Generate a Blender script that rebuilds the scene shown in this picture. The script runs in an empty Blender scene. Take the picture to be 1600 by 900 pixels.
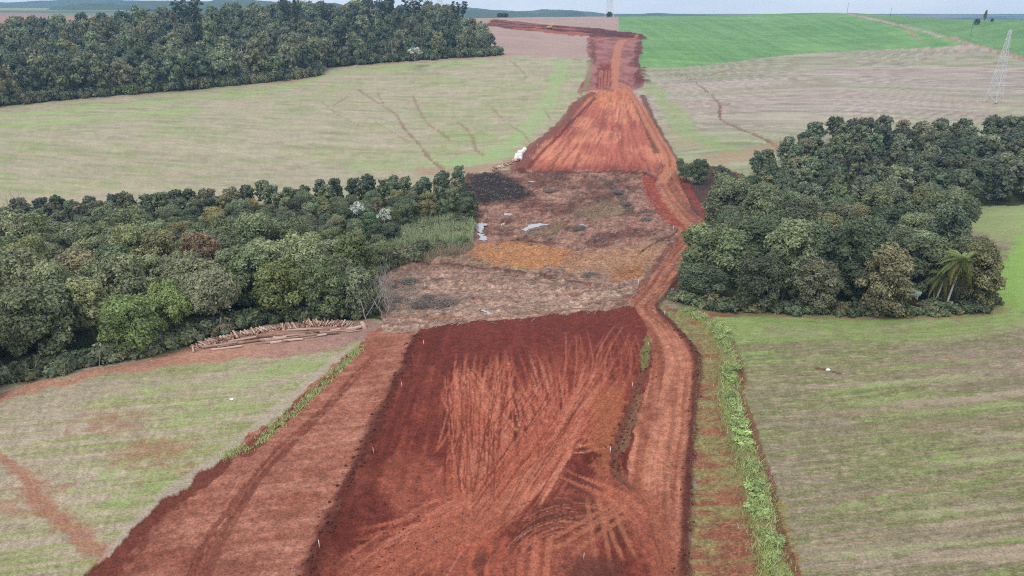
import bpy, math, random
import numpy as np
from mathutils import Vector, Matrix

C = bpy.context.scene.collection
SC = bpy.context.scene
R = math.radians

# ------------------------------------------------------------------ camera, world, sun, exposure
CAM_Z, PITCH, FPX = 60.0, 21.25, 1111.0
cam = bpy.data.cameras.new('camera')
cam.sensor_width = 36.0
cam.lens = FPX / 1600.0 * 36.0
cam.clip_start, cam.clip_end = 0.5, 40000.0
cam_o = bpy.data.objects.new('camera', cam)
cam_o.location = (0, 0, CAM_Z)
cam_o.rotation_euler = (R(90 - PITCH), 0, 0)
C.objects.link(cam_o)
SC.camera = cam_o

SUN_EL, SUN_AZ = R(52), R(215)          # azimuth clockwise from +Y
world = bpy.data.worlds.new('World')
SC.world = world
world.use_nodes = True
wn, wl = world.node_tree.nodes, world.node_tree.links
wn.clear()
w_out = wn.new('ShaderNodeOutputWorld')
w_bg = wn.new('ShaderNodeBackground')
w_sky = wn.new('ShaderNodeTexSky')
w_sky.sky_type = 'NISHITA'
w_sky.sun_disc = False
w_sky.sun_elevation = SUN_EL
w_sky.sun_rotation = SUN_AZ
w_sky.dust_density = 2.5
w_tc = wn.new('ShaderNodeTexCoord')
w_map = wn.new('ShaderNodeMapping')
w_map.inputs['Scale'].default_value = (1.0, 1.0, 5.0)
w_no = wn.new('ShaderNodeTexNoise')
w_no.inputs['Scale'].default_value = 3.2
w_no.inputs['Detail'].default_value = 7
w_no.inputs['Roughness'].default_value = 0.55
w_rp = wn.new('ShaderNodeValToRGB')
w_rp.color_ramp.elements[0].position = 0.34
w_rp.color_ramp.elements[0].color = (8.6, 9.3, 10.2, 1)
w_rp.color_ramp.elements[1].position = 0.66
w_rp.color_ramp.elements[1].color = (11.4, 11.5, 11.7, 1)
w_mx = wn.new('ShaderNodeMixRGB')
w_mx.inputs['Fac'].default_value = 0.88
wl.new(w_tc.outputs['Generated'], w_map.inputs['Vector'])
wl.new(w_map.outputs['Vector'], w_no.inputs['Vector'])
wl.new(w_no.outputs['Fac'], w_rp.inputs['Fac'])
wl.new(w_sky.outputs['Color'], w_mx.inputs['Color1'])
wl.new(w_rp.outputs['Color'], w_mx.inputs['Color2'])
wl.new(w_mx.outputs['Color'], w_bg.inputs['Color'])
w_bg.inputs['Strength'].default_value = 0.1
wl.new(w_bg.outputs['Background'], w_out.inputs['Surface'])

sun = bpy.data.lights.new('sun', 'SUN')
sun.energy = 1.5
sun.angle = R(14)
sun.color = (1.0, 0.96, 0.9)
sun_o = bpy.data.objects.new('sun', sun)
sd = Vector((math.sin(SUN_AZ) * math.cos(SUN_EL), math.cos(SUN_AZ) * math.cos(SUN_EL), math.sin(SUN_EL)))
sun_o.rotation_euler = sd.to_track_quat('Z', 'Y').to_euler()
sun_o.location = (0, -50, 200)
C.objects.link(sun_o)

SC.view_settings.view_transform = 'Standard'
SC.view_settings.look = 'None'
SC.view_settings.exposure = 0.22
SC.view_settings.gamma = 1.0
SC.cycles.volume_bounces = 0
SC.cycles.max_bounces = 6
SC.cycles.diffuse_bounces = 3
SC.cycles.transparent_max_bounces = 8
SC.cycles.volume_max_steps = 64
SC.cycles.use_denoising = False
SC.cycles.filter_width = 1.05

# ------------------------------------------------------------------ small helpers
KALB = 1.22
def lin(r, g, b, k=KALB):
    o = []
    for c in (r, g, b):
        c /= 255.0
        c = c / 12.92 if c <= 0.04045 else ((c + 0.055) / 1.055) ** 2.4
        o.append(c / k)
    return np.array(o, np.float64)

def hash2(ix, iy, seed):
    h = (ix.astype(np.int64) * 374761393 + iy.astype(np.int64) * 668265263 + seed * 974634777) & 0xFFFFFFFF
    h = ((h ^ (h >> 13)) * 1274126177) & 0xFFFFFFFF
    h = ((h ^ (h >> 16)) * 2246822519) & 0xFFFFFFFF
    return ((h ^ (h >> 15)) & 0xFFFFFF) / float(0xFFFFFF)

def vnoise(x, y, seed=0):
    fx, fy = np.floor(x), np.floor(y)
    tx, ty = x - fx, y - fy
    tx = tx * tx * tx * (tx * (tx * 6 - 15) + 10)
    ty = ty * ty * ty * (ty * (ty * 6 - 15) + 10)
    a = hash2(fx, fy, seed); b = hash2(fx + 1, fy, seed)
    c = hash2(fx, fy + 1, seed); d = hash2(fx + 1, fy + 1, seed)
    return (a + (b - a) * tx) * (1 - ty) + (c + (d - c) * tx) * ty

def fbm(x, y, octv=4, seed=0, gain=0.5):
    """about 0..1, mean 0.5"""
    s = 0.0; amp = 1.0; tot = 0.0
    for o in range(octv):
        ca, sa = math.cos(0.7 * o + 0.3), math.sin(0.7 * o + 0.3)
        f = 2.03 ** o
        s = s + amp * vnoise((x * ca - y * sa) * f + 17.3 * o, (x * sa + y * ca) * f - 9.1 * o, seed + o * 13)
        tot += amp; amp *= gain
    return s / tot

def afbm(x, y, octv=4, seed=0, gain=0.55):
    """fbm that keeps its axes (for streaks)"""
    s = 0.0; amp = 1.0; tot = 0.0
    for o in range(octv):
        f = 2.03 ** o
        s = s + amp * vnoise(x * f + 17.3 * o, y * f - 9.1 * o, seed + o * 13)
        tot += amp; amp *= gain
    return s / tot

def sst(a, b, x):
    t = np.clip((x - a) / (b - a), 0, 1)
    return t * t * (3 - 2 * t)

def pip(px, py, poly):
    """points in polygon, vectorised"""
    poly = np.asarray(poly, float)
    inside = np.zeros(px.shape, bool)
    x0, x1 = poly[:, 0].min(), poly[:, 0].max()
    y0, y1 = poly[:, 1].min(), poly[:, 1].max()
    idx = np.nonzero((px >= x0) & (px <= x1) & (py >= y0) & (py <= y1))[0]
    if len(idx) == 0:
        return inside
    qx, qy = px[idx], py[idx]
    ins = np.zeros(len(idx), bool)
    n = len(poly)
    for i in range(n):
        ax, ay = poly[i]; bx, by = poly[(i + 1) % n]
        if ay == by:
            continue
        c = ((ay > qy) != (by > qy)) & (qx < (bx - ax) * (qy - ay) / (by - ay) + ax)
        ins ^= c
    inside[idx] = ins
    return inside

def catmull(pts, n=8):
    p = np.asarray(pts, float)
    if len(p) < 3:
        t = np.linspace(0, 1, n * 2)[:, None]
        return p[0] * (1 - t) + p[-1] * t
    q = np.vstack([2 * p[0] - p[1], p, 2 * p[-1] - p[-2]])
    out = []
    for i in range(1, len(q) - 2):
        for t in np.linspace(0, 1, n, endpoint=False):
            a, b, c, d = q[i - 1], q[i], q[i + 1], q[i + 2]
            out.append(0.5 * (2 * b + (c - a) * t + (2 * a - 5 * b + 4 * c - d) * t * t + (3 * b - a - 3 * c + d) * t ** 3))
    out.append(p[-1])
    return np.array(out)

def ray(px, py):
    u, v = (px - 800.0) / FPX, (450.0 - py) / FPX
    cp, sp = math.cos(R(PITCH)), math.sin(R(PITCH))
    return np.array([u, cp + v * sp, -sp + v * cp])

# ------------------------------------------------------------------ the lie of the land
_ctrl = []
for (px, py, z) in [
    (0, 900, 2), (400, 900, 1), (800, 900, 0), (1070, 900, 0), (1600, 900, 1),
    (0, 700, 2.5), (300, 700, 1.5), (600, 700, .5), (800, 700, 0), (1080, 700, 0), (1400, 700, 1), (1600, 700, 2),
    (0, 615, 2.5), (250, 570, 1.5), (560, 520, 0), (650, 520, 0), (800, 500, 0), (1000, 480, 0), (1100, 490, 0),
    (1300, 490, 0), (1550, 485, 1), (1600, 470, 1),
    (600, 490, -4), (750, 480, -4.5), (900, 470, -4), (980, 455, -3), (1045, 430, -2), (600, 430, -6.5),
    (750, 400, -8), (900, 400, -7), (1020, 390, -4.5), (740, 350, -9), (900, 340, -8), (1060, 340, -4), (1090, 355, -3),
    (800, 290, -6.5), (1000, 290, -5.5), (740, 270, -5), (820, 265, -4), (1000, 265, -3), (1050, 265, -2.5),
    (0, 250, 2), (0, 200, 8), (0, 165, 13), (300, 270, -3), (300, 200, 7), (300, 135, 17),
    (500, 270, -4.5), (500, 200, 5), (500, 112, 22), (700, 260, -4), (700, 180, 7), (780, 88, 29),
    (900, 200, 4), (915, 100, 25.5), (1000, 200, 3.5), (1000, 150, 13), (985, 100, 25),
    (780, 50, 43), (900, 60, 37.5), (900, 50, 42), (900, 30, 51), (1000, 55, 39), (900, 25, 53.5), (780, 28, 52),
    (1060, 105, 23), (1100, 60, 37), (1100, 25, 54), (1320, 20, 58.5), (1300, 72, 31), (1510, 70, 33), (1600, 92, 26),
    (1550, 158, 12), (1600, 36, 50), (1600, 60, 39), (1510, 57, 40), (1300, 130, 15), (1300, 200, 3), (1200, 225, 0), (1580, 330, -2),
    (1100, 200, 2.5), (1100, 150, 12)]:
    d = ray(px, py)
    t = (z - CAM_Z) / d[2]
    _ctrl.append((d[0] * t, d[1] * t, z))
_ctrl += [(-80, 20, 2), (0, 20, 0), (80, 20, 1), (-80, -60, 2), (80, -60, 1), (-200, 60, 3), (200, 60, 3), (-300, 110, 5), (300, 130, 4),
          (-90, 170, -3.5), (-110, 225, -8), (-160, 250, -8), (-45, 200, -7.5), (-35, 255, -7), (-260, 240, -5),
          (90, 190, -4), (100, 250, -6), (160, 290, -6), (220, 310, -2), (150, 345, 2), (300, 330, 1),
          (-450, 700, 41), (-250, 800, 47), (-100, 800, 50), (-600, 1000, 37), (-350, 500, 23), (-700, 600, 33),
          (0, 1350, 47), (450, 1350, 50), (900, 1000, 28), (690, 1000, 32), (620, 900, 38), (620, 1350, 34), (-300, 1300, 34), (700, 700, 38), (-1000, 1200, 34)]
_ctrl = np.array(_ctrl)
_S = 120.0
def _tps(r2):
    return 0.5 * r2 * np.log(np.maximum(r2, 1e-9))
_n = len(_ctrl)
_A = np.zeros((_n + 3, _n + 3))
_cx, _cy = _ctrl[:, 0] / _S, _ctrl[:, 1] / _S
_A[:_n, :_n] = _tps((_cx[:, None] - _cx) ** 2 + (_cy[:, None] - _cy) ** 2) + np.eye(_n) * 0.004
_A[:_n, _n] = 1; _A[:_n, _n + 1] = _cx; _A[:_n, _n + 2] = _cy
_A[_n:, :_n] = _A[:_n, _n:].T
_w = np.linalg.solve(_A, np.concatenate([_ctrl[:, 2], [0, 0, 0]]))

def far_h(x, y):
    u = -x / np.maximum(y, 1.0)
    l = sst(.40, .52, u) * sst(1300, 2300, y)
    return 22 + 48 * l + 10 * (fbm(x / 900., y / 900., 3, 5) - .5)

def H0(x, y):
    x = np.asarray(x, float); y = np.asarray(y, float)
    sh = x.shape
    x = x.ravel(); y = y.ravel()
    out = np.empty(x.shape)
    for i in range(0, len(x), 60000):
        a, b = np.clip(x[i:i + 60000], -1100, 1100) / _S, np.clip(y[i:i + 60000], -80, 1400) / _S
        k = _tps((a[:, None] - _cx) ** 2 + (b[:, None] - _cy) ** 2)
        out[i:i + 60000] = k @ _w[:_n] + _w[_n] + _w[_n + 1] * a + _w[_n + 2] * b
    f = sst(1080, 1400, y)
    out = out * (1 - f) + far_h(x, y) * f
    return out.reshape(sh)

_gx = np.arange(-1200, 1201, 3.0); _gy = np.arange(-60, 1600, 3.0)
_GZ = H0(*np.meshgrid(_gx, _gy))
def Hq(x, y):
    """quick look-up of the smooth land"""
    fx = np.clip((np.asarray(x, float) + 1200) / 3.0, 0, len(_gx) - 1.001); fy = np.clip((np.asarray(y, float) + 60) / 3.0, 0, len(_gy) - 1.001)
    ix, iy = fx.astype(int), fy.astype(int); tx, ty = fx - ix, fy - iy
    return (_GZ[iy, ix] * (1 - tx) + _GZ[iy, ix + 1] * tx) * (1 - ty) + (_GZ[iy + 1, ix] * (1 - tx) + _GZ[iy + 1, ix + 1] * tx) * ty

_ts = np.concatenate([np.arange(30, 400, .5), np.arange(400, 1450, 1.5)])
def at(px, py, up=0.0):
    """the place on the land (x, y) that a line of sight meets"""
    d = ray(px, py)
    x, y, z = d[0] * _ts, d[1] * _ts, CAM_Z + d[2] * _ts
    g = z - Hq(x, y) - up
    k = np.nonzero(g < 0)[0]
    if len(k) == 0:
        t = _ts[-1]
    elif k[0] == 0:
        t = _ts[0]
    else:
        i = k[0]; t = _ts[i - 1] + (_ts[i] - _ts[i - 1]) * g[i - 1] / (g[i - 1] - g[i])
    return np.array([d[0] * t, d[1] * t])

def atp(pts):
    return np.array([at(*p) for p in pts])

def wpoly(pts, dens=1):
    """pixel outline -> outline on the land; ('w', x, y) entries are already on the land"""
    out = []
    n = len(pts)
    for i in range(n):
        a, b = pts[i], pts[(i + 1) % n]
        if a[0] == 'w':
            out.append(np.array(a[1:], float)); continue
        out.append(at(*a))
        if b[0] != 'w':
            L = math.hypot(b[0] - a[0], b[1] - a[1])
            m = int(L // 25)
            for k in range(1, m + 1):
                t = k / (m + 1)
                out.append(at(a[0] + (b[0] - a[0]) * t, a[1] + (b[1] - a[1]) * t))
    return np.array(out)

# ------------------------------------------------------------------ materials
def new_mat(name):
    m = bpy.data.materials.new(name)
    m.use_nodes = True
    nt = m.node_tree
    b = nt.nodes['Principled BSDF']
    b.inputs['Roughness'].default_value = 0.9
    b.inputs['Specular IOR Level'].default_value = 0.15
    return m, nt, b

def nnode(nt, typ, **kw):
    n = nt.nodes.new(typ)
    for k, v in kw.items():
        if k in n.inputs:
            n.inputs[k].default_value = v
        else:
            setattr(n, k, v)
    return n

def ground_mat(name, scales, contrast, bump, bump_scale, warp=(1, 1, 1), speck=None):
    """vertex 'Col' times layered noise, with bump"""
    m, nt, b = new_mat(name)
    L = nt.links
    at_ = nnode(nt, 'ShaderNodeAttribute', attribute_name='Col')
    geo = nnode(nt, 'ShaderNodeNewGeometry')
    mp = nnode(nt, 'ShaderNodeMapping')
    mp.inputs['Scale'].default_value = warp
    L.new(geo.outputs['Position'], mp.inputs['Vector'])
    col = at_.outputs['Color']
    for i, s in enumerate(scales):
        no = nnode(nt, 'ShaderNodeTexNoise', Scale=s, Detail=5.0, Roughness=0.65)
        L.new((mp if i % 2 == 0 else geo).outputs[0], no.inputs['Vector'])
        mr = nnode(nt, 'ShaderNodeMapRange')
        mr.inputs['From Min'].default_value = 0.37
        mr.inputs['From Max'].default_value = 0.63
        mr.inputs['To Min'].default_value = 1.0 - contrast[i]
        mr.inputs['To Max'].default_value = 1.0 + contrast[i]
        L.new(no.outputs['Fac'], mr.inputs['Value'])
        mu = nnode(nt, 'ShaderNodeMixRGB', blend_type='MULTIPLY')
        mu.inputs['Fac'].default_value = 1.0
        L.new(col, mu.inputs['Color1'])
        L.new(mr.outputs['Result'], mu.inputs['Color2'])
        col = mu.outputs['Color']
    if speck:
        for sc_, lo, hi, c, amt in speck:
            no = nnode(nt, 'ShaderNodeTexNoise', Scale=sc_, Detail=3.0, Roughness=0.7)
            L.new(mp.outputs[0], no.inputs['Vector'])
            mr = nnode(nt, 'ShaderNodeMapRange')
            mr.inputs['From Min'].default_value = lo
            mr.inputs['From Max'].default_value = hi
            mr.inputs['To Max'].default_value = amt
            L.new(no.outputs['Fac'], mr.inputs['Value'])
            mx = nnode(nt, 'ShaderNodeMixRGB')
            L.new(mr.outputs['Result'], mx.inputs['Fac'])
            L.new(col, mx.inputs['Color1'])
            mx.inputs['Color2'].default_value = (*c, 1)
            col = mx.outputs['Color']
    L.new(col, b.inputs['Base Color'])
    nb = nnode(nt, 'ShaderNodeTexNoise', Scale=bump_scale, Detail=6.0, Roughness=0.7)
    L.new(mp.outputs[0], nb.inputs['Vector'])
    bp = nnode(nt, 'ShaderNodeBump', Strength=bump, Distance=0.15)
    L.new(nb.outputs['Fac'], bp.inputs['Height'])
    L.new(bp.outputs['Normal'], b.inputs['Normal'])
    return m

M_field = ground_mat('stubble_field', (0.9, 3.6, 0.25), (0.08, 0.26, 0.04), 0.6, 3.0, (0.45, 1.3, 1),
                     speck=[(4.5, .56, .66, lin(186, 176, 150), .5), (3.2, .6, .7, lin(116, 92, 74), .45)])
M_crop = ground_mat('green_crop', (0.5, 0.12), (0.10, 0.10), 0.3, 1.5)
M_soil = ground_mat('red_soil', (0.8, 3.6), (0.15, 0.32), 0.8, 3.5)
M_mud = ground_mat('valley_mud', (0.35, 1.4, 4.0), (0.2, 0.34, 0.3), 1.0, 1.8,
                   speck=[(2.2, .58, .66, lin(150, 128, 116), .5), (1.5, .6, .68, lin(58, 44, 40), .5)])
M_floor = ground_mat('woodland_floor', (0.6, 3.0), (0.3, 0.3), 0.8, 2.0)

def plain(name, rgb, rough=0.85, spec=0.2, var=0.12, vs=3.0, metal=0.0):
    m, nt, b = new_mat(name)
    no = nnode(nt, 'ShaderNodeTexNoise', Scale=vs, Detail=5.0)
    tc = nnode(nt, 'ShaderNodeTexCoord')
    nt.links.new(tc.outputs['Object'], no.inputs['Vector'])
    rp = nnode(nt, 'ShaderNodeValToRGB')
    rp.color_ramp.elements[0].position, rp.color_ramp.elements[1].position = .3, .7
    c = np.array(rgb)
    rp.color_ramp.elements[0].color = (*(c * (1 - var)), 1)
    rp.color_ramp.elements[1].color = (*np.minimum(c * (1 + var), .95), 1)
    nt.links.new(no.outputs['Fac'], rp.inputs['Fac'])
    nt.links.new(rp.outputs['Color'], b.inputs['Base Color'])
    b.inputs['Roughness'].default_value = rough
    b.inputs['Specular IOR Level'].default_value = spec
    b.inputs['Metallic'].default_value = metal
    return m

def leaf_mat(name, trans=0.25, use_obj=True):
    """leaf colour = object colour x per-leaf tone (natural random variation, widened to imitate self-shadowing), a little translucent"""
    m, nt, b = new_mat(name)
    L = nt.links
    at_ = nnode(nt, 'ShaderNodeAttribute', attribute_name='tone')
    if use_obj:
        oi = nnode(nt, 'ShaderNodeObjectInfo'); src = oi.outputs['Color']
    else:
        a2 = nnode(nt, 'ShaderNodeAttribute', attribute_name='Col'); src = a2.outputs['Color']
    mu = nnode(nt, 'ShaderNodeMixRGB', blend_type='MULTIPLY')
    mu.inputs['Fac'].default_value = 1.0
    L.new(src, mu.inputs['Color1']); L.new(at_.outputs['Color'], mu.inputs['Color2'])
    L.new(mu.outputs['Color'], b.inputs['Base Color'])
    b.inputs['Roughness'].default_value = 0.62
    b.inputs['Specular IOR Level'].default_value = 0.3
    tr = nnode(nt, 'ShaderNodeBsdfTranslucent')
    L.new(mu.outputs['Color'], tr.inputs['Color'])
    mx = nnode(nt, 'ShaderNodeMixShader')
    mx.inputs['Fac'].default_value = trans
    L.new(b.outputs['BSDF'], mx.inputs[1]); L.new(tr.outputs['BSDF'], mx.inputs[2])
    L.new(mx.outputs['Shader'], nt.nodes['Material Output'].inputs['Surface'])
    return m

M_leaf = leaf_mat('leaves')
M_leafv = leaf_mat('leaves_mixed', use_obj=False)
M_bark = plain('bark', (0.17, 0.14, 0.11), vs=2.0, var=.3)
M_pale = plain('bleached_wood', (0.42, 0.38, 0.34), vs=2.0, var=.2)

# ------------------------------------------------------------------ object helpers
def tag(o, label=None, cat=None, group=None, kind=None):
    if label: o['label'] = label
    if cat: o['category'] = cat
    if group: o['group'] = group
    if kind: o['kind'] = kind
    return o

def link(name, data, parent=None):
    o = bpy.data.objects.new(name, data)
    C.objects.link(o)
    if parent is not None:
        o.parent = parent
    return o

def empty(name, loc, rz=0.0):
    o = bpy.data.objects.new(name, None)
    o.empty_display_size = 0.5
    C.objects.link(o)
    o.location = loc
    o.rotation_euler = (0, 0, rz)
    return o

def mesh_np(name, verts, faces, mat, smooth=True, attrs=None):
    """faces: (n,3) or (n,4) int array, or a list of such arrays"""
    if not isinstance(faces, (list, tuple)):
        faces = [faces]
    me = bpy.data.meshes.new(name)
    verts = np.asarray(verts, np.float32)
    me.vertices.add(len(verts))
    me.vertices.foreach_set('co', verts.ravel())
    idx = np.concatenate([np.asarray(f, np.int32).ravel() for f in faces])
    cnt = np.concatenate([np.full(len(f), np.asarray(f).shape[1], np.int32) for f in faces])
    me.loops.add(len(idx))
    me.loops.foreach_set('vertex_index', idx)
    me.polygons.add(len(cnt))
    me.polygons.foreach_set('loop_start', np.concatenate([[0], np.cumsum(cnt)[:-1]]).astype(np.int32))
    me.polygons.foreach_set('loop_total', cnt)
    if smooth:
        me.polygons.foreach_set('use_smooth', np.ones(len(cnt), bool))
    for an, av in (attrs or {}).items():
        a = me.attributes.new(an, 'FLOAT_COLOR', 'POINT')
        av = np.asarray(av, np.float32)
        if av.ndim == 1:
            av = np.stack([av] * 3, 1)
        if av.shape[1] == 3:
            av = np.hstack([av, np.ones((len(av), 1), np.float32)])
        a.data.foreach_set('color', av.ravel())
    me.materials.append(mat)
    me.update(calc_edges=True)
    me.validate()
    return me

# ------------------------------------------------------------------ the ground sheet
def axis_w(y):
    return np.maximum(0.932 * y + 21.7, 22.0)

_u = np.arange(-0.81, 0.8101, 0.0019)
_side = np.cumsum(np.geomspace(0.004, 0.7, 22))
_u = np.concatenate([-0.81 - _side[::-1], _u, 0.81 + _side])
_rows = list(np.arange(-60, 58, 3.0)); y = 58.0
while y < 14000:
    _rows.append(y)
    st = min((y * y + 3600) / 42660 * 1.3, 1.45 + max(0, y - 230) * 0.0080)
    if y > 1150: st = min(0.05 * (y - 1150) + 9.0, 900)
    y += st
_rows = np.array(_rows)
NU, NR = len(_u), len(_rows)
GX = (_u[None, :] * axis_w(_rows)[:, None])
GY = np.repeat(_rows[:, None], NU, 1)
GXf, GYf = GX.ravel(), GY.ravel()
GH = H0(GXf, GYf)
print('grid', NU, NR, NU * NR)

# outlines on the land
P = {}
P['bare'] = wpoly([(922, 92), (780, 86), ('w', -18, 610), ('w', -60, 800), ('w', -150, 1500), ('w', 250, 1500), (968, 29), (966, 50), (1000, 55), (930, 58)])
P['crop1'] = wpoly([(968, 28.5), ('w', 175, 1300), ('w', 480, 1300), (1316, 21), (1400, 39), (1480, 61), (1515, 70), (1480, 73), (1400, 77), (1300, 81), (1200, 89), (1120, 100), (1060, 106), (1000, 106), (1004, 55), (985, 50), (968, 48)])
P['crop2'] = wpoly([(1330, 22), (1400, 36), (1480, 57), (1530, 71), (1600, 90), (1700, 118), ('w', 900, 700), ('w', 1000, 1350), ('w', 500, 1350)])
P['wood_left'] = wpoly([(-170, 660), (-60, 625), (0, 600), (150, 573), (270, 546), (300, 535), (420, 508), (560, 498), (598, 500), (588, 470), (598, 428), (640, 408), (735, 386), (742, 348), (732, 300), (728, 275), ('w', -30, 266), ('w', -80, 261), ('w', -130, 251), ('w', -180, 238), ('w', -320, 232)])
P['wood_right'] = wpoly([(1056, 468), (1100, 482), (1250, 490), (1400, 492), (1520, 488), (1548, 478), ('w', 102, 152), ('w', 121, 185), ('w', 141, 222), ('w', 160, 238), ('w', 200, 243), ('w', 420, 250), ('w', 420, 345), ('w', 250, 340), ('w', 150, 342), ('w', 104, 298), ('w', 88, 282), ('w', 75, 258), ('w', 67, 232), ('w', 58, 214), ('w', 40, 180)])
P['wood_far'] = wpoly([(-200, 205), (-80, 180), (0, 166), (150, 151), (300, 140), (430, 126), (490, 119), (505, 106), (600, 98), (700, 91), (778, 86), ('w', -20, 600), ('w', -55, 720), ('w', -80, 860), ('w', -220, 800), ('w', -330, 690), ('w', -520, 610), ('w', -700, 480)])
P['yard'] = wpoly([(-120, 672), (0, 628), (130, 592), (270, 573), (350, 563), (440, 557), (540, 543), (572, 526), (602, 507), (560, 499), (420, 510), (310, 537), (270, 552), (150, 577), (0, 611), (-120, 648)])
P['strip'] = wpoly([(556, 540), (575, 522), (605, 506), (652, 505), (662, 520), (644, 560), (594, 660), (544, 760), (484, 900), (400, 1090), (20, 1090), (135, 900), (200, 830), (300, 750), (350, 715), (420, 660), (500, 592)])
P['fill'] = wpoly([(652, 520), (700, 505), (800, 500), (900, 490), (985, 479), (1012, 500), (1030, 545), (1016, 620), (998, 680), (990, 748), (1024, 800), (1048, 900), (1055, 1090), (400, 1090), (478, 900), (538, 760), (588, 660), (638, 560)])
P['valley'] = wpoly([(586, 470), (598, 426), (640, 408), (735, 387), (742, 350), (730, 300), (727, 272), (760, 268), (820, 263), (1000, 263), (1046, 255), (1064, 290), (1098, 352), (1055, 440), (1022, 472), (990, 484), (900, 496), (800, 507), (700, 513), (655, 524), (598, 516)])
P['dark_right'] = wpoly([(1050, 262), (1075, 285), (1105, 262), (1125, 258), (1155, 272), (1150, 310), (1120, 345), (1096, 346), (1072, 318), (1060, 290)])
P['embank'] = wpoly([(928, 141), (950, 136), (985, 138), (1003, 165), (1024, 205), (1045, 245), (1055, 262), (1030, 268), (960, 266), (806, 268), (818, 245), (858, 208), (896, 160), (918, 149)])
P['cut'] = wpoly([(922, 94), (925, 58), (960, 53), (1004, 54), (1002, 80), (1004, 115), (1002, 135), (985, 141), (945, 139), (926, 144), (912, 150), (916, 125), (922, 108)])
P['far_road'] = wpoly([(768, 29.5), (800, 33), (860, 39), (920, 43), (1000, 52), (1004, 63), (960, 60), (925, 57), (860, 52), (800, 46), (760, 40)])
P['haul'] = wpoly([(1042, 240), (1056, 262), (1064, 290), (1078, 320), (1100, 352), (1099, 375), (1077, 402), (1057, 440), (1032, 465), (1024, 482), (1047, 505), (1076, 535), (1091, 562), (1086, 620), (1077, 740), (1073, 900), (1074, 1090), (1046, 1090), (1040, 900), (1015, 800), (978, 748), (988, 680), (1007, 620), (1020, 560), (1006, 500), (988, 481), (984, 470), (1012, 440), (1038, 406), (1060, 376), (1056, 345), (1030, 318), (1008, 290), (1000, 272), (1030, 267), (1043, 260), (1032, 242)])
P['verge'] = wpoly([(1026, 472), (1080, 490), (1120, 503), (1152, 560), (1166, 620), (1190, 690), (1214, 760), (1226, 830), (1250, 900), (1290, 1090), (1072, 1090), (1072, 900), (1078, 740), (1088, 620), (1091, 560), (1075, 530), (1045, 500)])

REG = ['near_left', 'near_right', 'hill_left', 'hill_right', 'bare', 'crop1', 'crop2', 'wood_left', 'wood_right', 'wood_far', 'yard',
       'strip', 'valley', 'dark_right', 'embank', 'cut', 'far_road', 'fill', 'verge', 'haul', 'plain']
RID = {k: i for i, k in enumerate(REG)}

# ragged outlines: every point asks at a place shifted by noise
_amp = 0.35 + 0.0045 * np.clip(GYf, 0, 1200)
_wl = 1.2 + 0.012 * np.clip(GYf, 0, 1200)
QX = GXf + _amp * ((fbm(GXf / _wl, GYf / _wl, 3, 11) - .5) * 4)
QY = GYf + _amp * ((fbm(GXf / _wl + 50, GYf / _wl - 70, 3, 12) - .5) * 4)
reg = np.zeros(len(GXf), np.int32)
right = GXf > 0.1 * GYf
far_ = GYf > np.where(GXf < 0, 215, 225)
reg[right & ~far_] = RID['near_right']
reg[~right & far_] = RID['hill_left']
reg[right & far_] = RID['hill_right']
reg[GYf > 1250] = RID['plain']
for k in ('bare', 'crop1', 'crop2', 'wood_left', 'wood_right', 'wood_far', 'yard', 'strip', 'valley', 'dark_right', 'embank', 'cut', 'far_road', 'fill', 'verge', 'haul'):
    tight = k in ('haul', 'crop1', 'crop2', 'bare')
    f = 0.35 if tight else (1.7 if k in ('cut',) else 1.0)
    reg[pip(GXf + (QX - GXf) * f, GYf + (QY - GYf) * f, P[k])] = RID[k]

# ---- colour and relief
COL = np.zeros((len(GXf), 3))
DZ = np.zeros(len(GXf))
def mixc(a, b, t):
    t = np.clip(t, 0, 1)
    if np.ndim(t): t = t[:, None]
    return a * (1 - t) + b * t
def sel(*names):
    m = np.zeros(len(reg), bool)
    for n in names: m |= reg == RID[n]
    return np.nonzero(m)[0]

TAN, GREEN, BRT, BRN, OLV = lin(176, 164, 142), lin(150, 156, 106), lin(146, 168, 98), lin(156, 134, 118), lin(146, 140, 108)
RED, RED_L, RED_D, DARK = lin(140, 76, 62), lin(178, 112, 90), lin(106, 47, 40), lin(72, 44, 40)

def field_col(i, a, b, rot, streak, seed, green=0.5, brn=0.25):
    x, y = GXf[i], GYf[i]
    c, s = math.cos(rot), math.sin(rot)
    sx, sy = x * c + y * s, -x * s + y * c
    f1 = afbm(sx / (streak * 14), sy / streak, 5, seed)
    f2 = fbm(x / 26., y / 26., 4, seed + 3)
    f3 = afbm(sx / (streak * 5), sy / (streak * .3), 4, seed + 5)
    col = mixc(a, b, sst(.35, .65, f1 * .6 + f2 * .4) * green * 2)
    col = mixc(col, BRN, sst(.55, .75, f3) * brn * 1.6)
    col = mixc(col, BRT, sst(.62, .78, f2 * .5 + f1 * .5) * .6)
    f4 = fbm(x / (.35 + .002 * np.hypot(x, y)), y / (.35 + .004 * np.hypot(x, y)), 2, seed + 9)
    f5 = afbm(sx / (streak * 9), sy / (streak * .9), 3, seed + 11)
    rows_ = np.sin(6.2832 * (sy + 1.2 * (fbm(x / 9., y / 9., 2, seed + 15) - .5)) / (streak * 1.25)) * (.4 + 1.2 * (fbm(x / 14., y / 5., 2, seed + 16)))
    col = col * (1 + .05 * rows_)[:, None]
    return col * (np.clip(1 + .6 * (f3 - .5) + .22 * (f5 - .5), .6, 1.45) * np.clip(1 + (.12 + .33 * np.exp(-np.maximum(y - 90, 0) / 70.)) * (f4 - .5), .55, 1.5))[:, None]

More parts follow.
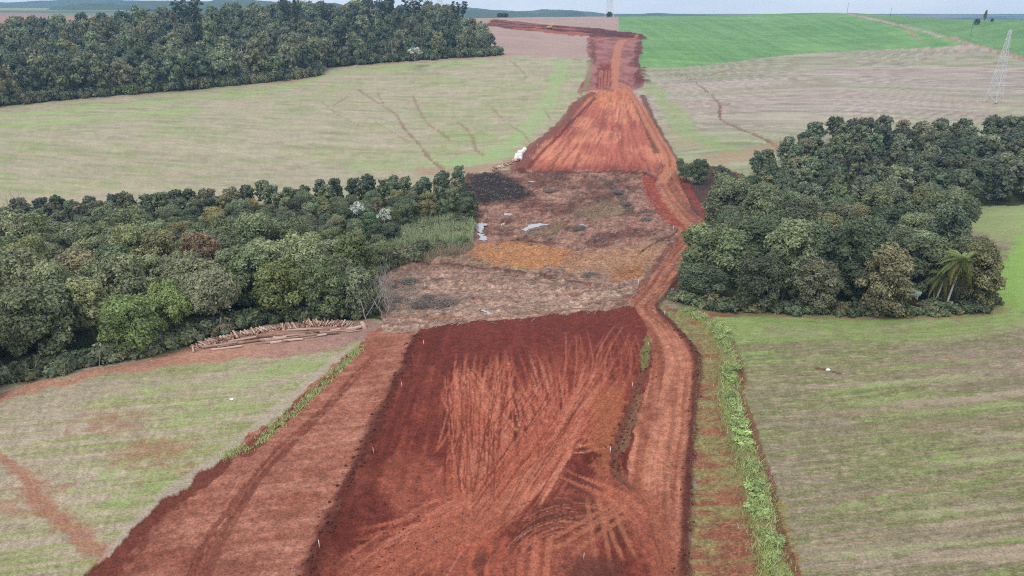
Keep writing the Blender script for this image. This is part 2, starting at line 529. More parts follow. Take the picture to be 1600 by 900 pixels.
i = sel('near_left');  COL[i] = field_col(i, lin(172, 157, 136), lin(148, 152, 100), .25, .9, 21, .6, .35)
x, y = GXf[i], GYf[i]
i = sel('near_right'); COL[i] = field_col(i, lin(144, 128, 110), lin(120, 122, 80), .12, .7, 31, .5, .4)
i = sel('hill_left');  COL[i] = field_col(i, lin(174, 163, 140), lin(154, 160, 116), .0, 1.6, 41, .5, .35)
i = sel('hill_right')
x, y = GXf[i], GYf[i]; hh = GH[i]
# ploughed along the contour
f1 = afbm(x / 90., hh / .55, 4, 51); f2 = afbm(x / 160., hh / 4.0, 3, 52); f3 = afbm(x / 40., hh / .2, 3, 53)
col = mixc(lin(170, 157, 146), lin(154, 154, 126), sst(.35, .65, f2))
col = mixc(col, lin(158, 138, 128), sst(.5, .72, f1) * .8)
col = mixc(col, lin(158, 168, 120), sst(.0, 1.0, np.clip((9 - hh) / 14., 0, 1)) * .5)
COL[i] = col * (1 + .9 * (f3 - .5) + .5 * (f1 - .5))[:, None]
i = sel('bare'); x, y = GXf[i], GYf[i]; f = fbm(x / 30., y / 60., 4, 61); f2 = afbm(x / 60., y / 5., 4, 62)
COL[i] = mixc(lin(180, 152, 142), lin(164, 138, 128), f) * (.85 + .3 * f2)[:, None]
i = sel('crop1', 'crop2'); x, y = GXf[i], GYf[i]; f = fbm(x / 60., y / 60., 4, 71); f2 = afbm(x / 80., y / 7., 4, 72); f3 = afbm(x / 4., y / 90., 3, 73)
COL[i] = mixc(lin(102, 144, 86), lin(122, 159, 99), sst(.3, .7, f * .5 + f2 * .5)) * (1 + .25 * (f3 - .5) + .25 * (afbm(x / 3.2, y / 200., 2, 74) - .5) + .15 * (fbm(x / 25., y / 25., 3, 75) - .5))[:, None]
i = i[reg[i] == RID['crop2']]; COL[i] *= np.array([.86, .86, .92])
i = sel('wood_left', 'wood_right', 'wood_far'); f = fbm(GXf[i] / 4., GYf[i] / 4., 4, 81)
COL[i] = mixc(lin(74, 66, 50), lin(70, 84, 48), sst(.35, .65, f))
i = sel('yard'); f = fbm(GXf[i] / 5., GYf[i] / 5., 4, 91); f2 = afbm(GXf[i] / 20. + GYf[i] / 60., GYf[i] / 1.2 - GXf[i] / 4., 4, 92)
COL[i] = mixc(lin(182, 136, 114), lin(158, 126, 116), sst(-60, -25, GXf[i])) * (.8 + .22 * f + .2 * f2)[:, None]
i = sel('strip'); x, y = GXf[i], GYf[i]
sx, sy = x * .97 + y * .22, -x * .22 + y * .97
f1 = afbm(sx / 12., sy / 1.0, 5, 101); f2 = fbm(x / 7., y / 7., 4, 102)
COL[i] = mixc(mixc(lin(148, 90, 76), lin(178, 120, 104), sst(.35, .68, f1 * .5 + f2 * .5)), mixc(lin(124, 68, 57), lin(136, 78, 66), sst(60, 100, y)), sst(.50, .70, f2) * (.35 + .35 * sst(100, 66, y))) * (1 + .7 * (fbm(x / .45, y / .45, 3, 103) - .5))[:, None]
DZ[i] += (f1 - .5) * .18
i = sel('valley'); x, y = GXf[i], GYf[i]
f1 = fbm(x / 9., y / 9., 5, 111); f2 = afbm(x / 14., y / 2.2, 4, 112); f3 = fbm(x / 2.2, y / 2.2, 4, 113)
c = mixc(lin(154, 112, 102), lin(118, 76, 66), sst(.42, .6, f1))
c = mixc(c, lin(162, 126, 110), sst(.52, .66, f2) * .55)
c = mixc(c, lin(84, 62, 58), sst(.54, .66, f3 * .6 + f1 * .4) * .8)
near = sst(215, 165, y)                                          # paler, greyer ground towards the near fill
c = mixc(c, mixc(lin(178, 146, 132), lin(146, 116, 106), sst(.4, .62, f2)), near * .85)
f4 = fbm(x / .9, y / 1.6, 3, 115)
COL[i] = c * (1 + 1.2 * (f4 - .5) + .7 * (f3 - .5))[:, None]
DZ[i] += (fbm(x / 5., y / 5., 4, 114) - .5) * 1.4 + (f3 - .5) * 1.3 + (f2 - .5) * .6 + (f4 - .5) * .35
i = sel('dark_right'); f = fbm(GXf[i] / 2., GYf[i] / 2., 4, 121); COL[i] = mixc(lin(66, 50, 48), lin(92, 66, 60), f); DZ[i] += (f - .5) * .6
i = sel('embank'); x, y = GXf[i], GYf[i]
xl = np.interp(y, [300, 345, 420, 460], [5, 20, 44, 50]); xr = np.interp(y, [300, 345, 420, 460], [68, 70, 74, 77])
s = (x - xl) / (xr - xl)
f1 = afbm(s * 40. + .8 * fbm(x / 6., y / 9., 2, 134), y / 20., 4, 131); f2 = fbm(x / 14., y / 20., 4, 132); f3 = afbm(s * 80., y / 11., 3, 133)
c = mixc(lin(182, 102, 86), lin(206, 130, 104), sst(.35, .65, f2))
c = mixc(c, lin(142, 76, 66), sst(.5, .66, f1) * .65)
c = mixc(c, lin(118, 52, 44), sst(322, 303, y) * .5)
c = mixc(c, lin(206, 134, 96), sst(400, 440, y) * .5)
COL[i] = c * (1 + .75 * (f3 - .5))[:, None]
DZ[i] += (f1 - .5) * .9 + (f3 - .5) * .4
i = sel('cut'); x, y = GXf[i], GYf[i]
f1 = fbm(x / 8., y / 12., 4, 141); f2 = fbm(x / 3., y / 6., 4, 142)
COL[i] = mixc(lin(168, 112, 108), lin(138, 84, 82), sst(.35, .65, f1 * .6 + f2 * .4))
DZ[i] += (f1 - .5) * 1.5
i = sel('far_road'); x, y = GXf[i], GYf[i]; f1 = fbm(x / 25., y / 12., 4, 151)
COL[i] = mixc(lin(96, 48, 44), lin(160, 92, 74), sst(.45, .68, f1))
i = sel('fill'); x, y = GXf[i], GYf[i]
f1 = fbm(x / 6., y / 10., 5, 161); f2 = fbm(x / .9, y / .9, 4, 162); f3 = afbm(x / .7, y / 9., 4, 163)
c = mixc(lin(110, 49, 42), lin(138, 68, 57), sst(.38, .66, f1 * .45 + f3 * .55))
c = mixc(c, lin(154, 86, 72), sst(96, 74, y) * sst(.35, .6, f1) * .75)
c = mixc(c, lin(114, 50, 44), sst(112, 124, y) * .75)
f4 = fbm(x / .35, y / .35, 3, 164)
COL[i] = c * (1 + .5 * (f2 - .5) + .5 * (f4 - .5))[:, None]
DZ[i] += (f2 - .5) * .22 + (f3 - .5) * .2 + (f4 - .5) * .14 + .25
i = sel('verge'); x, y = GXf[i], GYf[i]
f1 = afbm(x / 5., y / .9, 4, 171); f2 = fbm(x / 5., y / 5., 3, 172)
COL[i] = mixc(lin(140, 86, 70), lin(140, 128, 88), sst(.34, .60, f1 * .55 + f2 * .45)) * (1 + .9 * (fbm(x / .4, y / .4, 2, 173) - .5))[:, None]
i = sel('plain'); x, y = GXf[i], GYf[i]; f = fbm(x / 350., y / 500., 4, 181); f2 = afbm(x / 500., y / 120., 3, 182)
c = mixc(lin(110, 128, 92), lin(150, 128, 108), sst(.42, .6, f))
c = mixc(c, lin(62, 80, 58), sst(.52, .6, f2))
c = mixc(c, lin(186, 124, 100), sst(1950, 1800, y) * sst(-300, -600, x) * .9)
c = mixc(c, lin(150, 166, 130), sst(2000, 2100, y) * sst(-300, -600, x) * .6)
COL[i] = c

# strokes: soft bands along a line on the ground
def stroke(pts, w, col=None, k=1.0, dz=0.0, px=True, soft=.5, nz=.35, nl=2.0, only=None, n=7, seed=7, bank=0.0, fade=0.0):
    """w metres half width (number or pair start-end); col mixed in with strength k; dz raises or digs; bank heaps soil beside it"""
    pl = atp(pts) if px else np.asarray(pts, float)
    pl = catmull(pl, n)
    w0, w1 = w if isinstance(w, (tuple, list)) else (w, w)
    wm = max(w0, w1) * 2.2 + .3
    j0, j1 = np.searchsorted(_rows, [pl[:, 1].min() - wm, pl[:, 1].max() + wm])
    sl = np.arange(j0 * NU, j1 * NU)
    if len(sl) == 0: return
    xx = GXf[sl]
    sl = sl[(xx > pl[:, 0].min() - wm) & (xx < pl[:, 0].max() + wm)]
    if only is not None:
        sl = sl[np.isin(reg[sl], [RID[o] for o in only])]
    if len(sl) == 0: return
    x, y = GXf[sl], GYf[sl]
    best = np.full(len(sl), 1e9); par = np.zeros(len(sl))
    m = len(pl) - 1
    for q in range(m):
        a, b = pl[q], pl[q + 1]; d = b - a; L2 = max(d @ d, 1e-9)
        t = np.clip(((x - a[0]) * d[0] + (y - a[1]) * d[1]) / L2, 0, 1)
        dd = np.hypot(x - a[0] - t * d[0], y - a[1] - t * d[1])
        bt = dd < best
        best[bt] = dd[bt]; par[bt] = ((q + t) / m)[bt]
    ww = w0 + (w1 - w0) * par
    if nz:
        ww = ww * (1 + nz * 3 * (fbm(x / nl, y / nl, 3, seed) - .5))
    r = best / np.maximum(ww, 1e-3)
    a = sst(1 + soft * .5, 1 - soft * .5, r)
    if fade:
        a = a * np.clip(np.minimum(par, 1 - par) / fade, 0, 1)
    if col is not None:
        COL[sl] = mixc(COL[sl], np.asarray(col), a * k)
    if dz: DZ[sl] += dz * a
    if bank: DZ[sl] += bank * np.exp(-((r - 1.25) / .35) ** 2) * (np.clip(np.minimum(par, 1 - par) / fade, 0, 1) if fade else 1)

def blob(poly, col, k=1.0, dz=0.0, only=None, soft=1.0, nl=3.0, na=1.0, seed=5, px=True):
    """patch with a ragged soft edge"""
    pw = wpoly(poly) if px else np.asarray(poly, float)
    acc = 0
    c0 = pw.mean(0)
    for q, sc_ in enumerate((1.0, .9, .8)):
        nn = na * 3
        hit = pip(GXf + nn * (fbm(GXf / nl, GYf / nl, 3, seed) - .5), GYf + nn * (fbm(GXf / nl + 31, GYf / nl + 9, 3, seed + 1) - .5), c0 + (pw - c0) * sc_)
        acc = acc + hit / 3.0
    sl = np.nonzero(acc)[0]
    if only is not None: sl = sl[np.isin(reg[sl], [RID[o] for o in only])]
    COL[sl] = mixc(COL[sl], np.asarray(col), acc[sl] * k)
    DZ[sl] += dz * acc[sl]
rng = random.Random(4)

# near left field: red wash-outs, green flush, bare edge
LF = ['near_left']
stroke([(-30, 690), (30, 735), (70, 790), (130, 840), (185, 885), (215, 920)], (.6, 1.4), lin(160, 104, 84), .75, -.12, only=LF, nl=1.2, nz=.7, soft=1.2)
stroke([(-40, 790), (40, 800), (110, 812)], .6, lin(160, 112, 92), .55, only=LF, nz=.8, soft=1.2)
for (cx, cy, rx, ry) in [(185, 658, 60, 16), (150, 668, 50, 14), (250, 712, 55, 18), (215, 705, 60, 16), (270, 735, 35, 14), (60, 770, 60, 25)]:
    blob([(cx + rx * math.cos(a), cy + ry * math.sin(a)) for a in np.linspace(0, 6.28, 14)[:-1]], lin(156, 108, 86), .42, only=LF, na=3.5, nl=1.6, seed=int(cx))
for (cx, cy, rx, ry) in [(330, 645, 70, 12), (400, 590, 90, 10), (240, 770, 70, 12), (470, 570, 60, 9), (230, 610, 50, 7), (170, 745, 50, 10)]:
    blob([(cx + rx * math.cos(a), cy + ry * math.sin(a) - .18 * rx * math.cos(a)) for a in np.linspace(0, 6.28, 14)[:-1]], lin(146, 168, 100), .5, only=LF, na=3, nl=1.8, seed=int(cx))
stroke([(548, 545), (480, 600), (400, 668), (340, 718), (260, 775), (175, 870)], (.9, 1.2), lin(176, 158, 146), .7, only=LF, nl=1.2)
# stripped ground: dark shoulder, wheel ruts
ST = ['strip']
stroke([(350, 722), (300, 757), (220, 815), (150, 890), (110, 950)], (1.2, 3.4), lin(108, 55, 46), .9, -.25, only=ST, nl=1.0)
stroke([(560, 542), (520, 585), (440, 655), (385, 705)], (.7, 1.2), lin(112, 58, 48), .8, -.2, only=ST, nl=1.0)
for off in (0, 12):
    stroke([(582 + off * .5, 556), (500 + off, 642), (430 + off, 705), (370 + off, 780), (320 + off, 850), (285 + off, 920), (250 + off, 1010)], (.28, .5), lin(122, 64, 54), .7 if off == 0 else .45, -.14, only=ST, nl=.9, nz=.6, bank=.1)
stroke([(545, 600), (460, 690), (400, 755), (345, 850), (300, 950)], .5, lin(116, 62, 52), .55, -.1, only=ST)
for q in range(26):
    x0, y0 = rng.uniform(420, 600), rng.uniform(560, 880)
    stroke([(x0, y0), (x0 + rng.uniform(40, 110), y0 - rng.uniform(8, 22))], .22, lin(182, 130, 112), .6, only=ST, n=3, nz=.6, nl=.6, fade=.3)
# fill: dark left shoulder and its clods
FL = ['fill', 'strip']
stroke([(650, 525), (634, 568), (588, 664), (540, 762), (486, 890), (430, 1020)], (.8, 1.1), lin(92, 46, 40), .85, .2, only=FL, nz=.5, nl=2.6, soft=1.4)
stroke([(690, 512), (668, 560), (632, 640), (590, 720), (548, 800), (505, 900), (470, 1000)], (1.6, 1.6), lin(94, 40, 34), .55, 0, only=['fill'], nl=1.5)
TRK = [lin(178, 98, 80), lin(188, 112, 94), lin(166, 86, 70), lin(196, 124, 106)]
def trk(pts, w=.3, k=.85, dz=-.045, bank=.03, c=None, pair=True, **kw):
    """the two ruts of one pass"""
    pl = catmull(atp(pts), 6); t = np.gradient(pl, axis=0); t /= np.linalg.norm(t, axis=1)[:, None] + 1e-9
    nrm = np.stack([-t[:, 1], t[:, 0]], 1); g = rng.uniform(.75, 1.0); cc = TRK[rng.randrange(4)] if c is None else c
    for sg in ((-1, 1) if pair else (0,)):
        stroke(pl[::3] + nrm[::3] * g * sg, w, cc, k, dz, px=False, only=['fill'], nz=.3, nl=.6, bank=bank, fade=.12, seed=rng.randrange(99), **kw)
for q in range(44):                                               # bundle of near straight passes on the left
    x0 = rng.uniform(700, 800); x1 = 705 + (x0 - 700) * .7 + rng.uniform(-34, 40)
    y0, y1 = rng.uniform(545, 660), rng.uniform(690, 815)
    trk([(x0, y0), ((x0 + x1) / 2 + rng.uniform(-16, 16), (y0 + y1) / 2), (x1, y1)], rng.uniform(.14, .26), rng.uniform(.55, 1.0))
for q in range(18):                                               # passes crossing them
    x0 = rng.uniform(690, 740); y0 = rng.uniform(560, 640)
    trk([(x0, y0), (x0 + rng.uniform(15, 40), y0 + 50), (x0 + rng.uniform(60, 110), y0 + rng.uniform(90, 130))], .24, .7)
for q in range(60):                                               # fan sweeping from the upper right down to the lower left
    t = q / 60.
    x0 = 975 - 180 * rng.random(); y0 = rng.uniform(540, 690)
    xm = 880 - 70 * t + rng.uniform(-14, 14); ym = rng.uniform(690, 720)
    x1 = 800 - 90 * t + rng.uniform(-18, 18); y1 = rng.uniform(775, 840)
    trk([(x0, y0), ((x0 * .45 + xm * .55) + 8, (y0 * .4 + ym * .6)), (xm, ym), (x1, y1)], rng.uniform(.14, .26), rng.uniform(.5, 1.0))
for q in range(30):                                               # the tail of the fan
    x0 = rng.uniform(720, 800); y0 = rng.uniform(770, 820)
    trk([(x0, y0), (x0 - rng.uniform(40, 80), y0 + rng.uniform(25, 45)), (x0 - rng.uniform(110, 220), y0 + rng.uniform(60, 130))], rng.uniform(.14, .3), rng.uniform(.3, .7))
for q in range(16):                                               # upper passes up the dark edge
    x0 = rng.uniform(880, 1000); y0 = rng.uniform(505, 540)
    trk([(x0, y0), (x0 - rng.uniform(-15, 30), y0 + 45), (x0 - rng.uniform(-10, 60), y0 + 100)], .16, .35)
for q in range(70):                                               # dark grooves between the passes
    if q % 2:
        x0 = rng.uniform(695, 800); x1 = 700 + (x0 - 700) * .75 + rng.uniform(-12, 20); y0 = rng.uniform(560, 680)
        trk([(x0, y0), ((x0 + x1) / 2, y0 + 60), (x1, y0 + 125)], rng.uniform(.06, .12), .6, -.05, .01, c=lin(104, 45, 38), pair=False)
    else:
        x0 = rng.uniform(780, 960); y0 = rng.uniform(560, 740); k_ = rng.uniform(.55, .8)
        trk([(x0, y0), (x0 - 45 * k_, y0 + 50), (x0 - 95 * k_, y0 + 100)], rng.uniform(.06, .12), .6, -.05, .01, c=lin(104, 45, 38), pair=False)
blob([(700, 800), (760, 780), (830, 770), (800, 820), (740, 860), (660, 900), (560, 930), (620, 850)], lin(160, 92, 76), .55, only=['fill'], na=2, nl=1.5)
blob([(930, 605), (985, 600), (970, 680), (955, 720), (985, 760), (930, 745), (915, 690)], lin(164, 96, 70), .75, only=['fill'], na=1.2, nl=1.2)
blob([(780, 690), (860, 660), (930, 640), (905, 720), (830, 770), (740, 800), (720, 770)], lin(160, 88, 72), .2, only=['fill'], na=3, nl=1.2)
blob([(700, 600), (770, 590), (790, 700), (760, 790), (705, 780)], lin(160, 84, 68), .15, only=['fill'], na=3, nl=1.2)
blob([(912, 712), (935, 708), (938, 722), (915, 724)], lin(92, 38, 32), .9, .15, only=['fill'], na=.8, nl=.5)
# turning circle at the bottom: dark wet soil with arcs
blob([(790, 850), (830, 790), (900, 772), (960, 790), (990, 830), (960, 850), (900, 838), (850, 845), (810, 870)], lin(92, 50, 43), .8, only=['fill'], na=.8, nl=1.0)
blob([(880, 738), (900, 735), (960, 770), (940, 780), (880, 765)], lin(94, 50, 43), .7, only=['fill'], na=.8, nl=1.0)
for q in range(34):
    r = rng.uniform(44, 118); a0 = rng.uniform(3.5, 4.4); a1 = a0 + rng.uniform(.8, 1.7)
    ox, oy = rng.uniform(-22, 22), rng.uniform(-8, 12)
    trk([(902 + ox + r * 1.25 * math.cos(a), 888 + oy + r * .92 * math.sin(a)) for a in np.linspace(a0, a1, 7)], rng.uniform(.06, .16), rng.uniform(.3, .65), -.03, .02, pair=False, c=None if q % 3 else lin(108, 56, 49))
for q in range(12):
    trk([(872 + q * 3, 738 + q * 1.5), (925 + q * 4, 765 + q), (985 + q * 3, 800 + q * 3)], .14, .6, -.04, .03)
for x0, x1, y1 in [(925, 945, 900), (938, 985, 880), (1000, 850, 860), (1010, 880, 865)]:
    trk([(x0, 775), ((x0 + x1) / 2, (775 + y1) / 2), (x1, y1)], .32, .75, -.06, .04, c=lin(172, 104, 84))
for x0 in (742, 765, 820, 838):
    trk([(x0 + 12, 840), (x0 + 6, 880), (x0, 960)], .4, .7, -.06, .05)
blob([(880, 870), (960, 862), (985, 900), (980, 1000), (860, 1000)], lin(98, 55, 48), .8, -.1, only=['fill'], na=.8, nl=.9)
blob([(740, 860), (760, 848), (765, 960), (735, 980)], lin(96, 50, 43), .6, only=['fill'], na=.8, nl=.9)
# haul road
HP = catmull(atp([(1022, 275), (1040, 305), (1066, 340), (1088, 362), (1062, 402), (1034, 445), (1004, 480), (1030, 510), (1055, 560), (1046, 640), (1032, 720), (1030, 800), (1040, 900), (1050, 1090)]), 10)
i = sel('haul'); x, y = GXf[i], GYf[i]
bd = np.full(len(i), 1e9); sg = np.zeros(len(i)); ss = np.zeros(len(i)); acc = 0
for q in range(len(HP) - 1):
    a, b = HP[q], HP[q + 1]; d = b - a; L = math.hypot(*d)
    t = np.clip(((x - a[0]) * d[0] + (y - a[1]) * d[1]) / (L * L + 1e-9), 0, 1)
    ex, ey = x - a[0] - t * d[0], y - a[1] - t * d[1]; dd = np.hypot(ex, ey); bt = dd < bd
    bd[bt] = dd[bt]; sg[bt] = np.sign(d[0] * ey - d[1] * ex)[bt] * dd[bt]; ss[bt] = (acc + t * L)[bt]; acc += L
f1 = afbm(sg / .8, ss / 26., 5, 201); f2 = fbm(x / 4., y / 7., 4, 202); f3 = fbm(x / .7, y / .7, 3, 203)
c = mixc(mixc(lin(146, 84, 68), lin(180, 116, 98), sst(.36, .66, f1 * .7 + f2 * .3)), lin(140, 80, 65), sst(84, 66, y) * .6)
c = mixc(c, lin(126, 68, 54), sst(.57, .72, f1) * .0 + sst(.56, .72, f2) * .6)
rut = np.exp(-((np.abs(sg) - 1.1) / .4) ** 2) + np.exp(-((np.abs(sg - 2.6)) / .35) ** 2)
c = mixc(c, lin(186, 126, 108), np.clip(rut, 0, 1) * .35)
COL[i] = c * (1 + .7 * (f3 - .5) + .5 * (f1 - .5))[:, None]
DZ[i] += (f1 - .5) * .16 - rut * .05
stroke([(984, 752), (1006, 775), (1022, 800), (1046, 900), (1055, 1090)], 1.3, lin(152, 88, 70), .8, only=['fill', 'haul'], soft=1.6, nz=.4, nl=2.0)
# dark windrow along the right of the road, and its inner shoulder
stroke([(1062, 425), (1040, 462), (1026, 482), (1050, 508), (1078, 538), (1090, 566), (1085, 625), (1076, 740), (1071, 830), (1070, 900), (1071, 1000)], (.6, .7), lin(92, 48, 42), .9, .4, nz=.5, nl=2.6, soft=1.2)
stroke([(1103, 352), (1080, 402), (1062, 440), (1045, 466)], .8, lin(112, 58, 48), .7, -.2, nl=1.5)
stroke([(1014, 545), (1003, 590), (985, 640), (968, 690), (960, 735), (985, 760)], (.7, .7), lin(112, 72, 60), .8, -.4, nz=.4, nl=1.0)
stroke([(1012, 530), (1006, 575)], .7, lin(126, 138, 84), .6, nz=.5, nl=.8)
stroke([(1000, 620), (985, 665), (972, 705)], .5, lin(136, 112, 90), .5, nz=.9, nl=.7)
stroke([(1060, 262), (1078, 300), (1112, 350)], 1.6, lin(140, 62, 50), .8, only=['dark_right', 'valley', 'haul'])
# verge: weedy ridge and the ditch path beyond it
RIDGE = [(1070, 492), (1100, 503), (1125, 525), (1140, 565), (1140, 610), (1145, 650), (1160, 700), (1178, 745), (1188, 800), (1200, 850), (1215, 905), (1235, 1000)]
stroke(RIDGE, (1.7, 1.5), lin(128, 134, 80), .75, .9, nz=.35, nl=1.8)
PATH = [(1082, 488), (1112, 497), (1135, 525), (1152, 560), (1158, 590), (1155, 618), (1172, 655), (1184, 700), (1205, 755), (1210, 800), (1222, 840), (1242, 890), (1275, 1000)]
stroke(PATH, (.75, .45), lin(128, 82, 70), .9, -.3, nz=.4, nl=1.0)
stroke([(1060, 486), (1100, 489), (1130, 492)], 1.2, lin(134, 66, 54), .8, nl=1.2)
# right field: fresh green along the wood, pale and brown bands
RF = ['near_right']
for q in range(9):
    y0 = 492 + q * 4.5
    stroke([(1120, y0 + 6), (1250, y0 + 4), (1400, y0 + 8), (1530, y0 - 2), (1620, y0 - 25)], rng.uniform(.6, 1.2), lin(144, 174, 92), .62 - .05 * q, only=RF, nz=.8, nl=2.2, seed=q + 40)
for q in range(15):
    x0 = rng.uniform(1220, 1480); y0 = rng.uniform(560, 880)
    stroke([(x0, y0), (x0 + 130, y0 - 12 + rng.uniform(-4, 4)), (x0 + rng.uniform(200, 330), y0 - 26)], rng.uniform(.3, .7), lin(142, 158, 96), .5, only=RF, nz=1.2, nl=1.4, seed=q + 60, fade=.3)
for q in range(26):
    x0 = rng.uniform(1190, 1480); y0 = rng.uniform(520, 890)
    stroke([(x0, y0), (x0 + 150, y0 - 12 + rng.uniform(-4, 4)), (x0 + rng.uniform(220, 380), y0 - 27)], rng.uniform(.3, .8), [lin(146, 122, 104), lin(176, 158, 138)][q % 2], .4, only=RF, nz=.9, nl=1.4, seed=q + 80, fade=.2)
stroke([(1275, 575), (1290, 577), (1310, 583)], .45, lin(96, 60, 48), .9, -.1, only=RF, nl=.6)
# bare margins of the woods
stroke([(1100, 488), (1250, 495), (1400, 498), (1540, 492), (1590, 472)], .8, lin(150, 116, 92), .6, nz=.5)
stroke([(0, 169), (150, 154), (300, 142), (430, 128), (495, 120), (510, 107), (600, 100), (700, 93), (778, 88)], (1.6, 2.4), lin(166, 134, 108), .75, nz=.5, nl=5)
stroke([(430, 130), (480, 124), (505, 112)], 5, lin(160, 132, 100), .6, nz=.4, nl=6)
# left hillside: fresh green bands and wash-outs
HL = ['hill_left']
stroke([(0, 182), (120, 172), (260, 158), (420, 142), (520, 116), (640, 104), (780, 96)], (5, 4), lin(150, 178, 104), .5, only=HL, nz=.7, nl=9)
stroke([(0, 196), (160, 182), (300, 172)], 5, lin(150, 178, 104), .5, only=HL, nz=.9, nl=8)
stroke([(878, 96), (868, 130), (845, 175), (810, 215), (770, 240), (715, 255)], (4.5, 6), lin(150, 176, 116), .6, only=HL, nz=.5, nl=7)
stroke([(560, 262), (650, 258), (760, 248), (810, 240)], 4, lin(150, 174, 112), .5, only=HL, nz=.7, nl=6)
stroke([(560, 140), (590, 160), (618, 178), (632, 200), (655, 225), (672, 248), (690, 262)], (.35, .9), lin(136, 102, 84), .75, -.4, only=HL, nz=.8, nl=3)
for pts, w in [([(645, 150), (655, 172), (668, 192), (690, 208), (705, 220)], 1.0), ([(715, 190), (735, 208), (745, 235), (762, 246)], 1.0), ([(770, 170), (790, 190), (812, 205)], .7),
               ([(545, 150), (520, 165)], .7), ([(505, 160), (530, 180), (560, 195)], .6), ([(850, 170), (862, 190), (866, 205)], .7), ([(795, 92), (815, 110), (822, 120)], .9), ([(590, 145), (600, 165)], .7), ([(815, 205), (830, 225)], .6), ([(585, 190), (640, 222)], .6)]:
    stroke(pts, w * .65, lin(136, 106, 86), .6, -.2, only=HL, nz=1.2, nl=3)
blob([(640, 262), (740, 262), (822, 244), (815, 262), (740, 270), (650, 275)], lin(166, 128, 106), .6, only=HL + ['valley'], na=2, nl=4)
# right hillside: gully, terrace lines, green flush
HR = ['hill_right']
stroke([(1055, 113), (1085, 128), (1108, 145), (1124, 162), (1126, 185), (1150, 198), (1185, 212), (1215, 228), (1222, 240)], (.5, 1.2), lin(126, 86, 74), .85, -.6, only=HR, nz=.9, nl=4)
stroke([(1080, 124), (1110, 117), (1150, 106)], .8, lin(130, 96, 80), .6, only=HR, nz=.6, nl=4)
stroke([(1125, 165), (1140, 163)], 1.2, lin(126, 84, 68), .6, only=HR)
stroke([(1010, 128), (1050, 175), (1085, 215), (1120, 232)], (6, 9), lin(140, 162, 96), .55, only=HR, nz=.6, nl=8)
blob([(1130, 240), (1200, 222), (1250, 214), (1265, 225), (1200, 245), (1120, 262), (1070, 245)], lin(168, 132, 108), .6, only=HR, na=4, nl=8)
blob([(1010, 180), (1080, 215), (1130, 235), (1060, 235), (1035, 225)], lin(170, 150, 126), .5, only=HR, na=4, nl=8)
blob([(1535, 484), (1720, 470), (1720, 318), (1585, 322), (1570, 400)], lin(146, 168, 100), .8, only=['near_right', 'hill_right'], na=3, nl=3)
blob([(1430, 322), (1620, 312), (1620, 350), (1570, 385), (1480, 352)], lin(150, 164, 106), .8, only=['near_right', 'hill_right'], na=3, nl=3)
stroke([(1560, 460), (1600, 430), (1640, 380)], 8, lin(130, 178, 62), .5, only=['near_right', 'hill_right'], nz=.6, nl=6)
# farm track between the two crops
stroke([(1312, 20), (1400, 37.5), (1480, 59), (1530, 72), (1600, 91), (1700, 122)], (1.4, 1.9), lin(170, 128, 112), .9, only=['crop1', 'crop2', 'hill_right'], nz=.3, nl=8)
stroke([(1545, 79), (1600, 94.5), (1700, 126)], .8, lin(132, 84, 72), .6, only=['crop1', 'crop2', 'hill_right'], nz=.5, nl=8)
# far embankment: dark heaped edges, road up its right side
EB = ['embank', 'cut', 'hill_left', 'hill_right', 'valley', 'haul']
stroke([(926, 147), (905, 160), (885, 185), (860, 210), (836, 228), (820, 248), (808, 266)], (2.4, 3.2), lin(128, 80, 72), .95, .9, only=EB, nz=.4, nl=3)
stroke([(930, 152), (905, 178), (875, 210), (845, 238), (826, 262)], 1.0, lin(104, 56, 50), .8, -.3, only=['embank'], nl=2)
stroke([(812, 268), (880, 269), (960, 268), (1010, 272), (1030, 285)], 1.3, lin(92, 42, 36), .85, .0, only=EB, nz=.5, nl=3)
stroke([(1003, 150), (1016, 180), (1034, 215), (1050, 245), (1060, 262)], (1.8, 1.8), lin(104, 62, 56), .9, .7, only=EB, nz=.4, nl=3)
stroke([(988, 150), (1004, 185), (1018, 215), (1026, 238)], 1.4, lin(104, 70, 56), .8, -.5, only=EB, nz=.5, nl=3)
stroke([(974, 62), (966, 75), (962, 100), (959, 128), (962, 140)], (3.4, 3.0), lin(190, 122, 98), .9, .2, only=EB, nz=.2, nl=6)
stroke([(966, 130), (980, 138), (996, 160), (1012, 190), (1030, 222), (1044, 246), (1048, 262), (1034, 284)], (2.2, 2.4), lin(188, 122, 96), .92, .15, only=EB, nz=.15, nl=6)
stroke([(968, 132), (982, 139), (998, 161), (1014, 191), (1032, 223), (1045, 246), (1047, 262)], .4, lin(136, 76, 62), .7, only=EB, nz=.2, nl=6)
blob([(932, 110), (938, 97), (955, 97), (957, 112), (955, 138), (932, 138)], lin(128, 56, 48), .9, -1.2, only=['cut'], na=1.2, nl=5)
for xx in (938, 942, 947, 952):
    stroke([(xx, 107), (xx - 1, 122), (xx - 2, 137)], .55, lin(176, 110, 96), .85, only=['cut'], nz=.3)
stroke([(1002, 66), (996, 84), (998, 100), (999, 118), (996, 130)], (3, 4.0), lin(92, 44, 40), .8, 1.0, only=EB, nz=1.1, nl=7)
stroke([(924, 62), (927, 82), (926, 100)], 2.0, lin(110, 58, 50), .7, .8, only=EB + ['bare'], nz=1.0, nl=6)
stroke([(922, 100), (919, 120), (914, 140)], 1.6, lin(140, 140, 100), .6, only=EB + ['bare'], nz=.8, nl=4)
